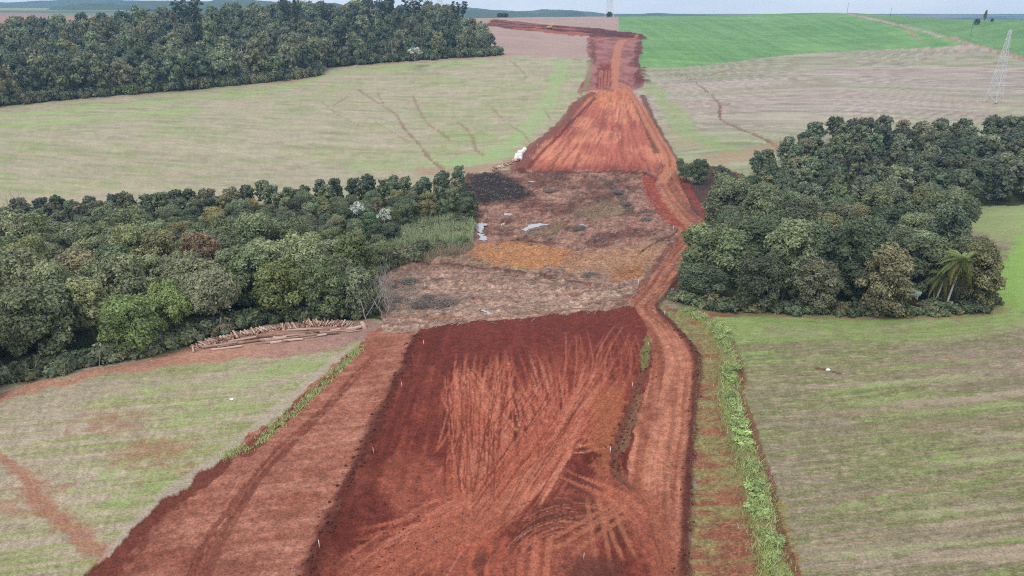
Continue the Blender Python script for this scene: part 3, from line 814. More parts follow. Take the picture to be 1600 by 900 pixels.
# far road: dark cut and red ramps
FR = ['far_road', 'bare', 'crop1', 'cut']
stroke([(862, 45), (920, 50), (960, 54), (1000, 58)], (3, 5), lin(76, 42, 42), .9, -.5, only=FR, nz=.4, nl=10)
stroke([(768, 33), (800, 37), (842, 41.5), (850, 44)], 3.0, lin(88, 44, 42), .85, only=FR, nz=.4, nl=12)
stroke([(772, 31), (810, 36), (846, 41)], 1.5, lin(178, 106, 86), .9, only=FR, nz=.3, nl=12)
stroke([(800, 47), (830, 45), (848, 42)], 1.8, lin(176, 100, 80), .9, only=FR, nz=.3, nl=12)
stroke([(985, 53), (1002, 57), (1003, 62)], 4, lin(90, 48, 44), .9, 1.4, only=FR, nz=.5, nl=6)
stroke([(935, 60), (965, 62), (992, 60), (994, 56)], 1.8, lin(176, 108, 88), .8, only=FR, nz=.3, nl=6)
for q in range(7):
    a = 38 + q * 1.6
    stroke([(905, a - 1 + q * .8), (940, a - 3 + q * .9), (960, a - 1 + q), (964, a + 3)], 1.0, lin(188, 160, 146) if q % 2 else lin(144, 108, 98), .6, only=['bare'], nz=.4, nl=12)
# cleared valley: named patches
VA = ['valley', 'wood_left']
blob([(726, 270), (775, 266), (800, 276), (822, 290), (840, 305), (815, 317), (760, 322), (734, 318), (728, 300)], lin(50, 40, 41), 1.0, .6, only=VA, na=1.6, nl=2.5)
blob([(733, 388), (760, 378), (810, 375), (860, 384), (896, 392), (900, 408), (860, 420), (800, 420), (765, 412), (735, 402)], lin(188, 128, 84), .8, only=VA, na=3.2, nl=2.6)
blob([(890, 395), (960, 385), (1040, 378), (1030, 410), (1000, 430), (930, 430), (870, 425)], lin(172, 126, 96), .75, only=VA, na=2.4, nl=3)
blob([(955, 420), (1005, 415), (1010, 430), (985, 442), (955, 440)], lin(158, 100, 54), .7, only=VA, na=1.5, nl=2.5)
blob([(900, 325), (970, 310), (985, 330), (940, 345), (880, 340)], lin(138, 122, 98), .5, only=VA, na=3, nl=2.5)
blob([(820, 350), (900, 345), (870, 368), (800, 370)], lin(136, 118, 96), .45, only=VA, na=3, nl=2.5)
stroke([(940, 280), (960, 295), (975, 315), (985, 330)], 1.6, lin(78, 62, 54), .7, -.4, only=VA, nl=2)
stroke([(608, 490), (680, 487), (760, 482), (850, 478), (930, 470)], (1.0, .8), lin(170, 146, 124), .7, only=VA, nz=.6, nl=2)
stroke([(605, 412), (660, 410), (720, 416), (780, 422), (850, 430), (920, 445)], .8, lin(84, 48, 42), .8, .3, only=VA, nz=.5, nl=2)
stroke([(640, 404), (700, 404), (760, 412), (850, 424)], 1.0, lin(150, 144, 106), .6, only=VA + ['wood_left'], nz=.7, nl=2)
stroke([(600, 494), (700, 497), (800, 493), (900, 483), (980, 472)], 1.0, lin(158, 108, 82), .7, only=VA + ['fill'], nl=2)
blob([(640, 470), (690, 458), (720, 470), (690, 485), (640, 485)], lin(112, 96, 92), .7, .3, only=VA, na=2, nl=1.5)
for q in range(40):
    x0, y0 = rng.uniform(620, 960), rng.uniform(420, 475)
    stroke([(x0, y0), (x0 + rng.uniform(25, 80), y0 + rng.uniform(-3, 7))], rng.uniform(.15, .5), [lin(82, 54, 48), lin(168, 138, 124), lin(164, 92, 74)][q % 3], .6, rng.uniform(-.15, .1), only=VA, n=3, nz=.8, nl=1.2, fade=.3)
for q in range(40):
    x0, y0 = rng.uniform(770, 1030), rng.uniform(285, 370)
    stroke([(x0, y0), (x0 + rng.uniform(20, 70), y0 + rng.uniform(-5, 6))], rng.uniform(.2, .7), [lin(78, 50, 46), lin(156, 124, 110), lin(122, 66, 56)][q % 3], .6, rng.uniform(-.25, .2), only=VA, n=3, nz=.9, nl=1.6, fade=.3)
stroke([(1012, 280), (1020, 305), (1042, 335), (1058, 352)], 2.4, lin(150, 66, 52), .85, only=VA + ['haul'], nl=2.5)
stroke([(966, 476), (988, 460), (1006, 440), (1032, 405), (1050, 380)], .9, lin(124, 66, 54), .7, only=VA + ['haul'], nl=2)
stroke([(1000, 395), (1035, 375), (1058, 362)], .5, lin(70, 48, 42), .8, only=VA)

i = sel('fill', 'haul', 'verge'); COL[i] *= np.array([.95, .98, .86])
i = sel('strip'); COL[i] *= np.array([1.0, 1.02, .94])
i = sel('embank', 'cut', 'far_road'); COL[i] *= np.array([.95, .97, .93])
i = sel('valley'); COL[i] *= np.array([.96, .98, .90])
GZ = GH + DZ
# ponds: shallow basins with level water
PONDS = {'wide pond by the reeds': [(741, 350), (752, 346), (760, 349), (757, 356), (750, 362), (758, 371), (764, 374), (750, 376), (745, 366)],
         'streak pond in the churned mud': [(818, 356), (830, 349), (850, 347), (856, 349), (840, 353), (828, 357), (822, 362), (818, 360)],
         'small pond at the foot of the road': [(903, 347), (912, 349), (920, 350), (914, 353), (906, 350)],
         'little pool above the pond': [(783, 331), (794, 332), (801, 334), (794, 337), (786, 335)],
         'narrow pool beside the wide pond': [(778, 353), (786, 347), (789, 349), (783, 353)],
         'blue pool at the foot of the red fill': [(752, 488), (758, 487), (767, 489), (760, 491)],
         'sliver of water under the far embankment': [(826, 282), (837, 282), (836, 284), (827, 284)]}
POND_GEO = {}
for k, v in PONDS.items():
    pw = wpoly(v)
    pw = catmull(np.vstack([pw, pw[:1]]), 6)[:-1]
    pw = pw + 1.6 * np.stack([fbm(pw[:, 0] / 1.3, pw[:, 1] / 1.3, 3, 3) - .5, fbm(pw[:, 0] / 1.3, pw[:, 1] / 1.3, 3, 4) - .5], 1) * np.array([2.2, 1.6])
    c0 = pw.mean(0)
    sel_in = pip(GXf, GYf, pw)
    ring = pip(GXf, GYf, c0 + (pw - c0) * 1.5)
    zz = GZ[ring]
    wlv = float(np.percentile(zz, 45)) if len(zz) else float(Hq(*c0))
    big = c0 + (pw - c0) * 1.12
    inb = np.nonzero(pip(GXf, GYf, big))[0]
    GZ[inb] = np.minimum(GZ[inb], wlv - .12)
    edge = np.nonzero(ring & ~pip(GXf, GYf, big))[0]
    GZ[edge] = np.clip(GZ[edge], wlv + .02, wlv + .5) * .75 + GZ[edge] * .25
    POND_GEO[k] = (pw, wlv)

def gz(x, y):
    """height of the finished ground"""
    x = np.asarray(x, float); y = np.asarray(y, float)
    fr = np.interp(y, _rows, np.arange(NR)); fr = np.clip(fr, 0, NR - 1.001); r0 = fr.astype(int); tr = fr - r0
    g = GZ.reshape(NR, NU)
    def row(r):
        uu = np.clip(np.interp(x / axis_w(_rows[r]), _u, np.arange(NU)), 0, NU - 1.001)
        c0 = uu.astype(int); tc = uu - c0
        return g[r, c0] * (1 - tc) + g[r, c0 + 1] * tc
    return row(r0) * (1 - tr) + row(r0 + 1) * tr

# split into one object for each stretch of land
_q = (np.arange(NR - 1)[:, None] * NU + np.arange(NU - 1)[None, :]).ravel()
QUADS = np.stack([_q, _q + 1, _q + NU + 1, _q + NU], 1)
qreg = reg[QUADS[:, 0]]
ALLV = np.stack([GXf, GYf, GZ], 1)
LAND = {'near_left': ('field', M_field, 'pale green stubble field with red washouts at lower left, below the log yard'),
        'near_right': ('field', M_field, 'broad stubble field at lower right, below the right wood and palm'),
        'hill_left': ('field', M_field, 'long pale stubble slope between the middle wood and the upper wood'),
        'hill_right': ('field', M_field, 'contour ploughed brown and green slope behind the right wood'),
        'bare': ('field', M_field, 'bare mauve brown field around the far red road, beside the upper wood'),
        'crop1': ('crop_field', M_crop, 'bright green crop on the hilltop right of the far red cutting'),
        'crop2': ('crop_field', M_crop, 'darker green crop beyond the farm track at upper right'),
        'wood_left': ('ground', M_floor, 'dark leaf litter under the wood at middle left'),
        'wood_right': ('ground', M_floor, 'dark leaf litter under the wood at right'),
        'wood_far': ('ground', M_floor, 'dark ground under the upper left wood'),
        'yard': ('dirt_path', M_soil, 'brown dirt path and log yard along the edge of the left wood'),
        'strip': ('stripped_ground', M_soil, 'strip of scraped reddish soil with wheel ruts left of the dark fill'),
        'valley': ('cleared_ground', M_mud, 'cleared muddy valley floor with an orange patch and pools'),
        'dark_right': ('cleared_ground', M_mud, 'dark bare soil between the bend of the haul road and the right wood'),
        'embank': ('embankment', M_soil, 'orange graded embankment beyond the cleared valley'),
        'cut': ('road_cutting', M_soil, 'red road cutting climbing the hill above the embankment'),
        'far_road': ('dirt_road', M_soil, 'far dark red road crossing the bare hilltop field'),
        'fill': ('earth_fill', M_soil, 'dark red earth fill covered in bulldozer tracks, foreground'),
        'verge': ('verge', M_field, 'red and green verge between the haul road and the right field'),
        'haul': ('dirt_road', M_soil, 'light red haul road winding from the foreground past the valley'),
        'plain': ('ground', M_field, 'distant farmland plain reaching to the horizon')}
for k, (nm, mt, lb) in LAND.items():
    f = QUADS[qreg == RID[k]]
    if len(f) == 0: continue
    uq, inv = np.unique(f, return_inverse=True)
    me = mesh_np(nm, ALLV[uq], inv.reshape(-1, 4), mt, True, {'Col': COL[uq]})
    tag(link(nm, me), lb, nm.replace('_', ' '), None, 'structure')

M_water, _nt, _b = new_mat('muddy_water')
_b.inputs['Base Color'].default_value = (.33, .33, .36, 1); _b.inputs['Roughness'].default_value = .12; _b.inputs['Specular IOR Level'].default_value = .9
from mathutils.geometry import tessellate_polygon
for k, (pw, wlv) in POND_GEO.items():
    c0 = pw.mean(0); big = c0 + (pw - c0) * .9
    v = np.hstack([big, np.full((len(big), 1), wlv)])
    f = np.array(tessellate_polygon([[Vector(p) for p in v]]))
    tag(link('puddle', mesh_np('puddle', v, f, M_water, False)), k, 'water', None, 'structure')

# ------------------------------------------------------------------ shape builders
class MB:
    """collects simple shapes into one mesh"""
    def __init__(s): s.v = []; s.f3 = []; s.f4 = []; s.n = 0
    def add(s, v, f):
        v = np.asarray(v, float); f = np.asarray(f, int) + s.n
        s.v.append(v); (s.f4 if f.shape[1] == 4 else s.f3).append(f); s.n += len(v)
    def tube(s, pts, rad, k=6, cap=True):
        pts = np.asarray(pts, float); m = len(pts)
        rad = np.broadcast_to(np.asarray(rad, float), (m,))
        T = np.gradient(pts, axis=0); T /= np.linalg.norm(T, axis=1)[:, None] + 1e-9
        ref = np.array([0, 0, 1.0]) if abs(T[0][2]) < .9 else np.array([1.0, 0, 0])
        A = np.cross(T, ref); A /= np.linalg.norm(A, axis=1)[:, None] + 1e-9
        B = np.cross(T, A)
        an = np.arange(k) * 2 * math.pi / k
        v = (pts[:, None, :] + rad[:, None, None] * (np.cos(an)[None, :, None] * A[:, None, :] + np.sin(an)[None, :, None] * B[:, None, :])).reshape(-1, 3)
        i = np.arange(m - 1)[:, None] * k; j = np.arange(k)[None, :]; j2 = (j + 1) % k
        s.add(v, np.stack([i + j, i + j2, i + k + j2, i + k + j], -1).reshape(-1, 4))
        if cap:
            for r, o in ((0, 1), (m - 1, -1)):
                base = np.arange(k) + r * k
                vv = np.vstack([v[base], pts[r]])
                q = np.arange(k); f = np.stack([q, (q + 1) % k, np.full(k, k)], 1)
                s.add(vv, f if o < 0 else f[:, ::-1])
    def box(s, c, d, rz=0.0, rot=None):
        c = np.asarray(c, float); h = np.asarray(d, float) / 2
        v = np.array([[x, y, z] for x in (-1, 1) for y in (-1, 1) for z in (-1, 1)]) * h
        if rot is not None: v = v @ np.array(rot).T
        elif rz: v = v @ np.array([[math.cos(rz), math.sin(rz), 0], [-math.sin(rz), math.cos(rz), 0], [0, 0, 1]])
        s.add(v + c, [[0, 1, 3, 2], [4, 6, 7, 5], [0, 4, 5, 1], [2, 3, 7, 6], [0, 2, 6, 4], [1, 5, 7, 3]])
    def bar(s, a, b, w):
        s.tube([a, b], w / 2, 4, False)
    def mesh(s, name, mat, smooth=True, attrs=None):
        return mesh_np(name, np.vstack(s.v), [np.vstack(x) for x in (s.f4, s.f3) if x], mat, smooth, attrs)

def ico(sub=1):
    import bmesh
    bm = bmesh.new(); bmesh.ops.create_icosphere(bm, subdivisions=sub, radius=1.0)
    v = np.array([x.co[:] for x in bm.verts]); f = np.array([[q.index for q in p.verts] for p in bm.faces]); bm.free()
    return v, f
ICO1, ICO2 = ico(1), ico(2)

def leaf_cloud(nr, lobes, nleaf, size, core=.68, asp=.6, up=.35, tonevar=.36, fine=False):
    """lobes: (n,4) centre+radius.  Small leaf clumps over their outer skin, dense heart inside.  -> verts, quads, tris, tone"""
    lobes = np.asarray(lobes, float)
    w = lobes[:, 3] ** 2; w /= w.sum()
    m = int(nleaf * 2.6)
    li = nr.choice(len(lobes), m, p=w)
    d = nr.normal(size=(m, 3)); d /= np.linalg.norm(d, axis=1)[:, None]
    rr = lobes[li, 3] * (.80 + .30 * nr.random(m) ** 1.3) * (1 + .16 * np.sin(d[:, 0] * 7 + li) * np.sin(d[:, 1] * 7 + 2 * li) + .1 * np.sin(d[:, 2] * 11 + li))
    p = lobes[li, :3] + d * rr[:, None] * np.array([1, 1, .85])
    keep = nr.random(m) < np.clip(.78 + .5 * d[:, 2], .34, 1)
    for k in range(len(lobes)):
        dist = np.linalg.norm((p - lobes[k, :3]) / np.array([1, 1, .85]), axis=1)
        keep &= (dist > lobes[k, 3] * .80) | (li == k)
    p, d, li = p[keep][:nleaf], d[keep][:nleaf], li[keep][:nleaf]
    n = len(p)
    nn = d + nr.normal(size=(n, 3)) * .55 + np.array([0, 0, up]); nn /= np.linalg.norm(nn, axis=1)[:, None]
    a = np.cross(nn, nr.normal(size=(n, 3))); a /= np.linalg.norm(a, axis=1)[:, None]
    b = np.cross(nn, a)
    s = size * (.55 + .9 * nr.random(n))
    a *= s[:, None]; b *= (s * asp)[:, None]
    v = np.stack([p - a, p - b * .9 + a * .15, p + a, p + b], 1).reshape(-1, 3)
    q = np.arange(n * 4).reshape(-1, 4)
    lt = 1 + (nr.random(len(lobes)) - .5) * 1.0 * tonevar * 1.6
    t = lt[li] * (1 + (nr.random(n) - .5) * 2 * tonevar)  # random leaf tone, its spread widened to paint in self-shadow contrast
    tone = np.stack([t * (1 + .12 * (nr.random(n) - .5)), t, t * (1 + .2 * (nr.random(n) - .5))], 1)
    tone = np.repeat(tone, 4, 0)
    cv, cf = ICO2 if fine else ICO1
    V, F, T = [v], [], [tone]
    off = len(v)
    for k in range(len(lobes)):
        jit = 1 + (.2 * nr.normal(size=(len(cv), 1)) if fine else 0)
        V.append(lobes[k, :3] + cv * jit * lobes[k, 3] * core * np.array([1, 1, .85])); F.append(cf + off); off += len(cv)
        T.append(np.full((len(cv), 3), lt[k] * .9) * (1 + (.3 * (nr.random((len(cv), 1)) - .5) if fine else 0)))
    return np.vstack(V), q, np.vstack(F), np.vstack(T)

def dome_lobes(nr, H, Rr, base, n, flat=0.0):
    L = []
    hc = (H + base) / 2
    for k in range(n):
        h = (k + .5) / n
        z = base + (H - base) * (.12 + .80 * h)
        prof = math.sqrt(max(0.05, 1 - ((h - .42) / .66) ** 2))
        r = Rr * prof * (.45 + .32 * nr.random())
        th = k * 2.39996 + nr.normal() * .5
        lr = Rr * (.19 + .17 * nr.random())
        L.append((r * math.cos(th), r * math.sin(th), z - lr * .3 + nr.normal() * .25, lr))
    for k in range(max(2, n // 8)):
        L.append((nr.normal() * Rr * .2, nr.normal() * Rr * .2, H - Rr * (.34 + .15 * nr.random()), Rr * (.28 + .12 * nr.random())))
    L.append((0, 0, hc, Rr * .5))
    return np.array(L)

def wiggle(nr, a, b, n=5, amp=.15):
    a, b = np.asarray(a, float), np.asarray(b, float)
    t = np.linspace(0, 1, n)[:, None]
    p = a + (b - a) * t
    L = np.linalg.norm(b - a)
    p[1:-1] += nr.normal(size=(n - 2, 3)) * amp * L * .3
    return p

def trunk_mesh(name, nr, H, base, lobes, r0=.28):
    mb = MB()
    top = H * .72
    main = wiggle(nr, (0, 0, -.5), (nr.normal() * .4, nr.normal() * .4, top), 6, .08)
    mb.tube(main, np.linspace(r0, r0 * .35, 6), 7)
    for L in lobes[::max(1, len(lobes) // 6)]:
        k = nr.integers(1, 4)
        mb.tube(wiggle(nr, main[k], L[:3], 4, .12), np.linspace(r0 * .45, r0 * .12, 4), 5)
    return mb.mesh(name, M_bark)

# ------------------------------------------------------------------ tree kinds
PROTO = []      # (trunk mesh, crown mesh, height, radius)
LOW = []        # low detail arrays for the far wood
for k in range(13):
    nr = np.random.default_rng(100 + k)
    H = 10.5 + 3.5 * nr.random(); Rr = 4.3 + 1.3 * nr.random(); base = .4 + 1.4 * nr.random()
    if k in (3, 8): H, Rr, base = 13 + nr.random(), 4.0 + .5 * nr.random(), 4.0
    if k in (5, 9): H, Rr, base = 11, 5.6, 4.0
    lob = dome_lobes(nr, H, Rr, base, 38)
    v, q, t, tone = leaf_cloud(nr, lob, 9600, .245)
    PROTO.append((trunk_mesh('trunk', nr, H, base, lob), mesh_np('crown', v, [q, t], M_leaf, False, {'tone': tone}), H, Rr))
for k in range(8):
    nr = np.random.default_rng(300 + k)
    H = 10 + 4.5 * nr.random(); Rr = 4.4 + 1.5 * nr.random(); base = .5 + 1.5 * nr.random()
    lob = dome_lobes(nr, H, Rr, base, 12)
    lob[:, 3] *= 1.15
    LOW.append((*leaf_cloud(nr, lob, 680, .66, core=.8, tonevar=.34), H, Rr))
MID = []
for k in range(5):
    nr = np.random.default_rng(350 + k)
    H = 10.5 + 3 * nr.random(); Rr = 4.4 + 1.2 * nr.random(); base = 1 + 2 * nr.random()
    lob = dome_lobes(nr, H, Rr, base, 26)
    MID.append((*leaf_cloud(nr, lob, 900, .52, core=.80), H, Rr))
BUSH = []
for k in range(5):
    nr = np.random.default_rng(400 + k)
    lob = np.array([(nr.normal() * .7, nr.normal() * .7, .5 + .9 * nr.random(), .55 + .35 * nr.random()) for _ in range(7)])
    v, q, t, tone = leaf_cloud(nr, lob, 230, .25, core=.8)
    BUSH.append((v, q, t, tone))

TINT = {'grey green': (.205, .228, .130), 'dark green': (.122, .150, .088), 'olive green': (.225, .230, .108), 'dull brown': (.205, .200, .112),
        'mid green': (.165, .198, .102), 'bright green': (.200, .245, .095), 'golden': (.28, .255, .10), 'rusty': (.20, .165, .085), 'pale green': (.25, .28, .18)}
ORD = ['first', 'second', 'third', 'fourth', 'fifth', 'sixth', 'seventh', 'eighth', 'ninth', 'tenth', 'eleventh', 'twelfth', 'thirteenth', 'fourteenth', 'fifteenth', 'sixteenth', 'seventeenth', 'eighteenth', 'nineteenth', 'twentieth']
def ordn(i):
    if i < 20: return ORD[i]
    tens = ['twenty', 'thirty', 'forty', 'fifty', 'sixty', 'seventy'][(i + 1) // 10 - 2]
    r_ = (i + 1) % 10
    if r_ == 0: return tens[:-1] + 'ieth'
    return tens + '-' + ORD[r_ - 1]

def scatter(poly, dmin, seed, n_try=9000, keep=None):
    """points in an outline no closer than dmin(x, y)"""
    rg = np.random.default_rng(seed)
    poly = np.asarray(poly)
    lo, hi = poly.min(0), poly.max(0)
    c = lo + (hi - lo) * rg.random((n_try, 2))
    c = c[pip(c[:, 0], c[:, 1], poly)]
    if keep is not None: c = c[keep(c[:, 0], c[:, 1])]
    out = np.zeros((0, 2))
    for p in c:
        dm = dmin(p[0], p[1])
        if len(out) == 0 or np.min((out[:, 0] - p[0]) ** 2 + (out[:, 1] - p[1]) ** 2) > dm * dm:
            out = np.vstack([out, p])
    return out

def to_px(x, y, z):
    cp, sp = math.cos(R(PITCH)), math.sin(R(PITCH))
    yy, zz = np.asarray(y, float), np.asarray(z, float) - CAM_Z
    f = yy * cp - zz * sp; u = yy * sp + zz * cp
    return 800 + FPX * np.asarray(x) / f, 450 - FPX * u / f

REEDS = wpoly([(598, 424), (600, 395), (640, 352), (700, 345), (742, 352), (738, 386), (690, 400), (640, 410)])
REEDS2 = wpoly([(578, 500), (560, 470), (575, 425), (612, 418), (640, 455), (618, 500)])
def no_reed(x, y):
    return ~(pip(x, y, REEDS) | pip(x, y, REEDS2))
def in_view(x, y):
    """leave out what stands well outside the frame"""
    f = .932 * y + 21.7
    return np.abs(x) < .80 * f + 10

left_pts = scatter(P['wood_left'], lambda x, y: 7.3 if y < 178 - .1 * (x + 60) else 5.1, 1, 14000, lambda x, y: no_reed(x, y) & in_view(x, y))
right_pts = scatter(P['wood_right'], lambda x, y: 7.2, 2, 12000, lambda x, y: in_view(x, y))
# keep crowns off the clearing and the road
def dist_out(pts, poly):
    return pts
def trim(pts, polys, r):
    bad = np.zeros(len(pts), bool)
    for a in np.linspace(0, 2 * math.pi, 8, endpoint=False):
        for pl in polys:
            bad |= pip(pts[:, 0] + r * math.cos(a), pts[:, 1] + r * math.sin(a), pl)
    return pts[~bad]
left_pts = trim(left_pts, [P['valley'], P['yard'], P['strip']], 1.6)
right_pts = trim(right_pts, [P['haul']], 4.6)
right_pts = trim(right_pts, [P['valley'], P['dark_right']], 2.0)
GAP = np.array([(86, 212), (110, 221), (135, 226), (150, 231), (150, 239), (132, 236), (108, 231), (86, 223)])
right_pts = right_pts[~pip(right_pts[:, 0], right_pts[:, 1], GAP)]
CLEAR = [(*at(1478, 486), 5.5), (*at(1461, 484), 4.5), (*at(1420, 470), 3.0), (*at(1410, 476), 2.5)]
TREES = []                                                         # x, y, zone
for zone, pts in (('left', left_pts), ('right', right_pts)):
    for p in pts:
        if any(abs(p[0] - c[0]) < c[2] * .8 and p[1] < c[1] + c[2] * .7 for c in CLEAR if zone == 'right'): continue
        TREES.append([p[0], p[1], zone])
TREES.sort(key=lambda t: math.hypot(t[0], t[1]))
NEAR_T, REST_T = TREES[:296], TREES[296:]
print('trees', len(TREES), len(left_pts), len(right_pts))

rt = np.random.default_rng(77)
PROPS = []
for (x, y, zone) in NEAR_T:
    z = float(gz(x, y))
    tn = rt.random()
    lowland = zone == 'left' and y > 178 - .1 * (x + 60)
    if lowland:
        tint = ['dark green', 'dark green', 'mid green', 'mid green', 'grey green', 'olive green'][int(tn * 6)]
        sc_ = .56 + .22 * rt.random()
    elif zone == 'left':
        tint = ['grey green', 'grey green', 'dull brown', 'olive green', 'mid green', 'olive green', 'grey green', 'mid green', 'grey green'][int(tn * 9)]
        sc_ = .90 + .42 * rt.random()
    else:
        tint = ['dark green', 'dark green', 'grey green', 'mid green', 'olive green', 'dark green', 'grey green', 'mid green'][int(tn * 8)]
        sc_ = .86 + .52 * rt.random() ** 1.4
        if y > 222: sc_ *= .72 + .26 * min(1.0, max(0.0, (x - 70) / 110.))
    PROPS.append([x, y, z, zone, tint, sc_, int(rt.integers(0, 13)), rt.random() * 6.28])

# trees the photograph singles out by colour: nearest tree to each of those places takes the tint
for (px, py, zone, tint) in [(345, 328, 'left', 'golden'), (378, 302, 'left', 'golden'), (232, 392, 'left', 'golden'), (280, 352, 'left', 'golden'), (330, 403, 'left', 'rusty'),
                             (22, 335, 'left', 'bright green'), (318, 300, 'left', 'bright green'), (210, 470, 'left', 'bright green'), (440, 420, 'left', 'bright green'), (240, 500, 'left', 'bright green'),
                             (1205, 370, 'right', 'bright green'), (1260, 205, 'right', 'mid green'), (1330, 235, 'right', 'olive green'), (1455, 335, 'right', 'pale green'), (1300, 340, 'right', 'olive green'), (1142, 252, 'right', 'rusty'), (1440, 240, 'right', 'olive green')]:
    best, bi = 1e9, None
    for i_, t in enumerate(PROPS):
        if t[3] != zone: continue
        X, Y = to_px(t[0], t[1], t[2] + PROTO[t[6]][2] * t[5] * .8)
        dd = math.hypot(X - px, Y - py)
        if dd < best: best, bi = dd, i_
    PROPS[bi][4] = tint

# rows counted from the front of each wood, order counted from the left of the picture
for zone in ('left', 'right'):
    L = [t for t in PROPS if t[3] == zone]
    def depth(t):
        if zone == 'left':
            return t[1] - np.interp(t[0], [-140, -84, -60, -31], [97, 103, 112, 134])
        return t[1] - 138
    rows = {}
    for t in L:
        rows.setdefault(max(0, int(depth(t) // 9)), []).append(t)
    for rk, (r_, ts) in enumerate(sorted(rows.items())):
        ts.sort(key=lambda t: to_px(t[0], t[1], t[2])[0])
        for j, t in enumerate(ts):
            t.append(f"{t[4]} broadleaf tree, {ordn(j)} from the left in the {ordn(rk)} row of the {zone} wood")
for (x, y, z, zone, tint, sc_, pk, rz, lab) in PROPS:
    e = empty('broadleaf_tree', (x, y, z - .1), rz)
    hz = sc_ * (.92 + .2 * rt.random())
    if zone == 'left' and y > 178 - .1 * (x + 60): hz *= 11.5 / PROTO[pk][2]
    ax = rt.normal() * .13
    e.scale = (sc_ * (1 + ax), sc_ * (1 - ax), hz)
    tag(e, lab, 'tree', f'broadleaf trees of the {zone} wood')
    tm, cm, H, Rr = PROTO[pk]
    link('trunk', tm, e)
    c = link('crown', cm, e)
    col = np.array(TINT[tint]) * (.8 + .5 * rt.random()) * (1 + .04 * rt.normal(size=3))
    if zone == 'left' and not (y > 178 - .1 * (x + 60)): col = col * np.array([1.2, 1.17, 1.15])
    c.color = (*np.clip(col, .01, .6), 1)

# ------------------------------------------------------------------ woods too large to count: joined
def joined(name, label, cat, items, mat):
    """items: (verts, quads, tris, tone, matrix 2x2 rot, scale, offset, colour)"""
    V, Q, T, TN, CL = [], [], [], [], []
    off = 0
    for (v, q, t, tone, rz, s3, o, colr) in items:
        c, s = math.cos(rz), math.sin(rz)
        vv = v * np.asarray(s3)
        vv = np.stack([vv[:, 0] * c - vv[:, 1] * s, vv[:, 0] * s + vv[:, 1] * c, vv[:, 2]], 1) + np.asarray(o)
        V.append(vv); Q.append(q + off); T.append(t + off); TN.append(tone); CL.append(np.broadcast_to(np.asarray(colr), (len(v), 3)))
        off += len(v)
    me = mesh_np(name, np.vstack(V), [np.vstack(Q), np.vstack(T)], mat, False, {'tone': np.vstack(TN), 'Col': np.vstack(CL)})
    return tag(link(name, me), label, cat, None, 'stuff')

def tcol(name):
    return np.clip(np.array(TINT[name]) * (.72 + .62 * rt.random()) * (1 + .035 * rt.normal(size=3)), .01, .6)

items = []
for (x, y, zone) in REST_T:
    v, q, t, tone, H, Rr = MID[rt.integers(0, 5)]
    s = (.9 + .3 * rt.random()) * (.72 + .28 * min(1.0, max(0.0, (x - 70) / 110.))) if zone == 'right' else (.56 + .22 * rt.random())
    items.append((v, q, t, tone, rt.random() * 6.28, (s, s, s * 1.05), (x, y, float(gz(x, y))), tcol(['dark green', 'dark green', 'grey green', 'mid green', 'dull brown'][rt.integers(0, 5)])))
if items: joined('woodland', 'trees at the far back of the left and right woods, too many to count', 'trees', items, M_leafv)
items = []
far_pts = scatter(P['wood_far'], lambda x, y: 10.2 if y < 520 else 12.0, 3, 14000, in_view)
edge_d = []
for (x, y) in far_pts:
    v, q, t, tone, H, Rr = LOW[rt.integers(0, 8)]
    s = (1.05 + .6 * rt.random()) if x < -120 else (.85 + .45 * rt.random())
    items.append((v, q, t, tone, rt.random() * 6.28, (s, s, s * (1.05 + .25 * rt.random())), (x, y, float(gz(x, y)) - .5), tcol(['dark green', 'dark green', 'grey green', 'mid green', 'mid green', 'dull brown', 'grey green', 'olive green'][rt.integers(0, 8)])))
print('far trees', len(items))
joined('woodland', 'dense mixed wood along the top left of the slope', 'trees', items, M_leafv)

# undergrowth at the feet of the woods
def along(px_pts, step):
    pl = catmull(atp(px_pts), 10)
    d = np.concatenate([[0], np.cumsum(np.hypot(*np.diff(pl, axis=0).T))])
    s = np.arange(0, d[-1], step)
    return np.stack([np.interp(s, d, pl[:, 0]), np.interp(s, d, pl[:, 1])], 1)
items = []
def shrubs(px_pts, step, depth, s0, s1, cols, items, squash=1.0):
    for p in along(px_pts, step):
        x, y = p[0] + rt.normal() * .8, p[1] + depth * rt.random() + .8
        v, q, t, tone = BUSH[rt.integers(0, 5)]
        s = s0 + (s1 - s0) * rt.random()
        items.append((v, q, t, tone, rt.random() * 6.28, (s, s, s * squash), (x, y, float(gz(x, y)) - .1), tcol(cols[rt.integers(0, len(cols))])))
UG = ['dark green', 'mid green', 'mid green', 'olive green', 'dull brown', 'dark green']
EDGE_R = [(1068, 474), (1110, 486), (1250, 494), (1400, 496), (1500, 494), (1530, 488), (1556, 474)]
EDGE_L = [(-60, 632), (0, 603), (60, 592), (150, 572), (270, 546), (300, 533), (420, 507), (500, 500), (565, 497)]
shrubs(EDGE_R, .8, 3.5, .7, 1.5, UG, items)
shrubs(EDGE_L, .7, 3.2, .8, 1.9, UG + ['grey green', 'dull brown', 'grey green'], items)
shrubs([(585, 492), (575, 455), (590, 430), (640, 400), (650, 385)], 1.5, 2, .6, 1.2, UG, items)
shrubs([(1110, 345), (1135, 345), (1150, 330), (1145, 300), (1120, 270)], 1.5, 2, .8, 1.6, UG, items)
joined('undergrowth', 'low dark shrubs along the feet of the left and right woods', 'shrubs', items, M_leafv)
items = []
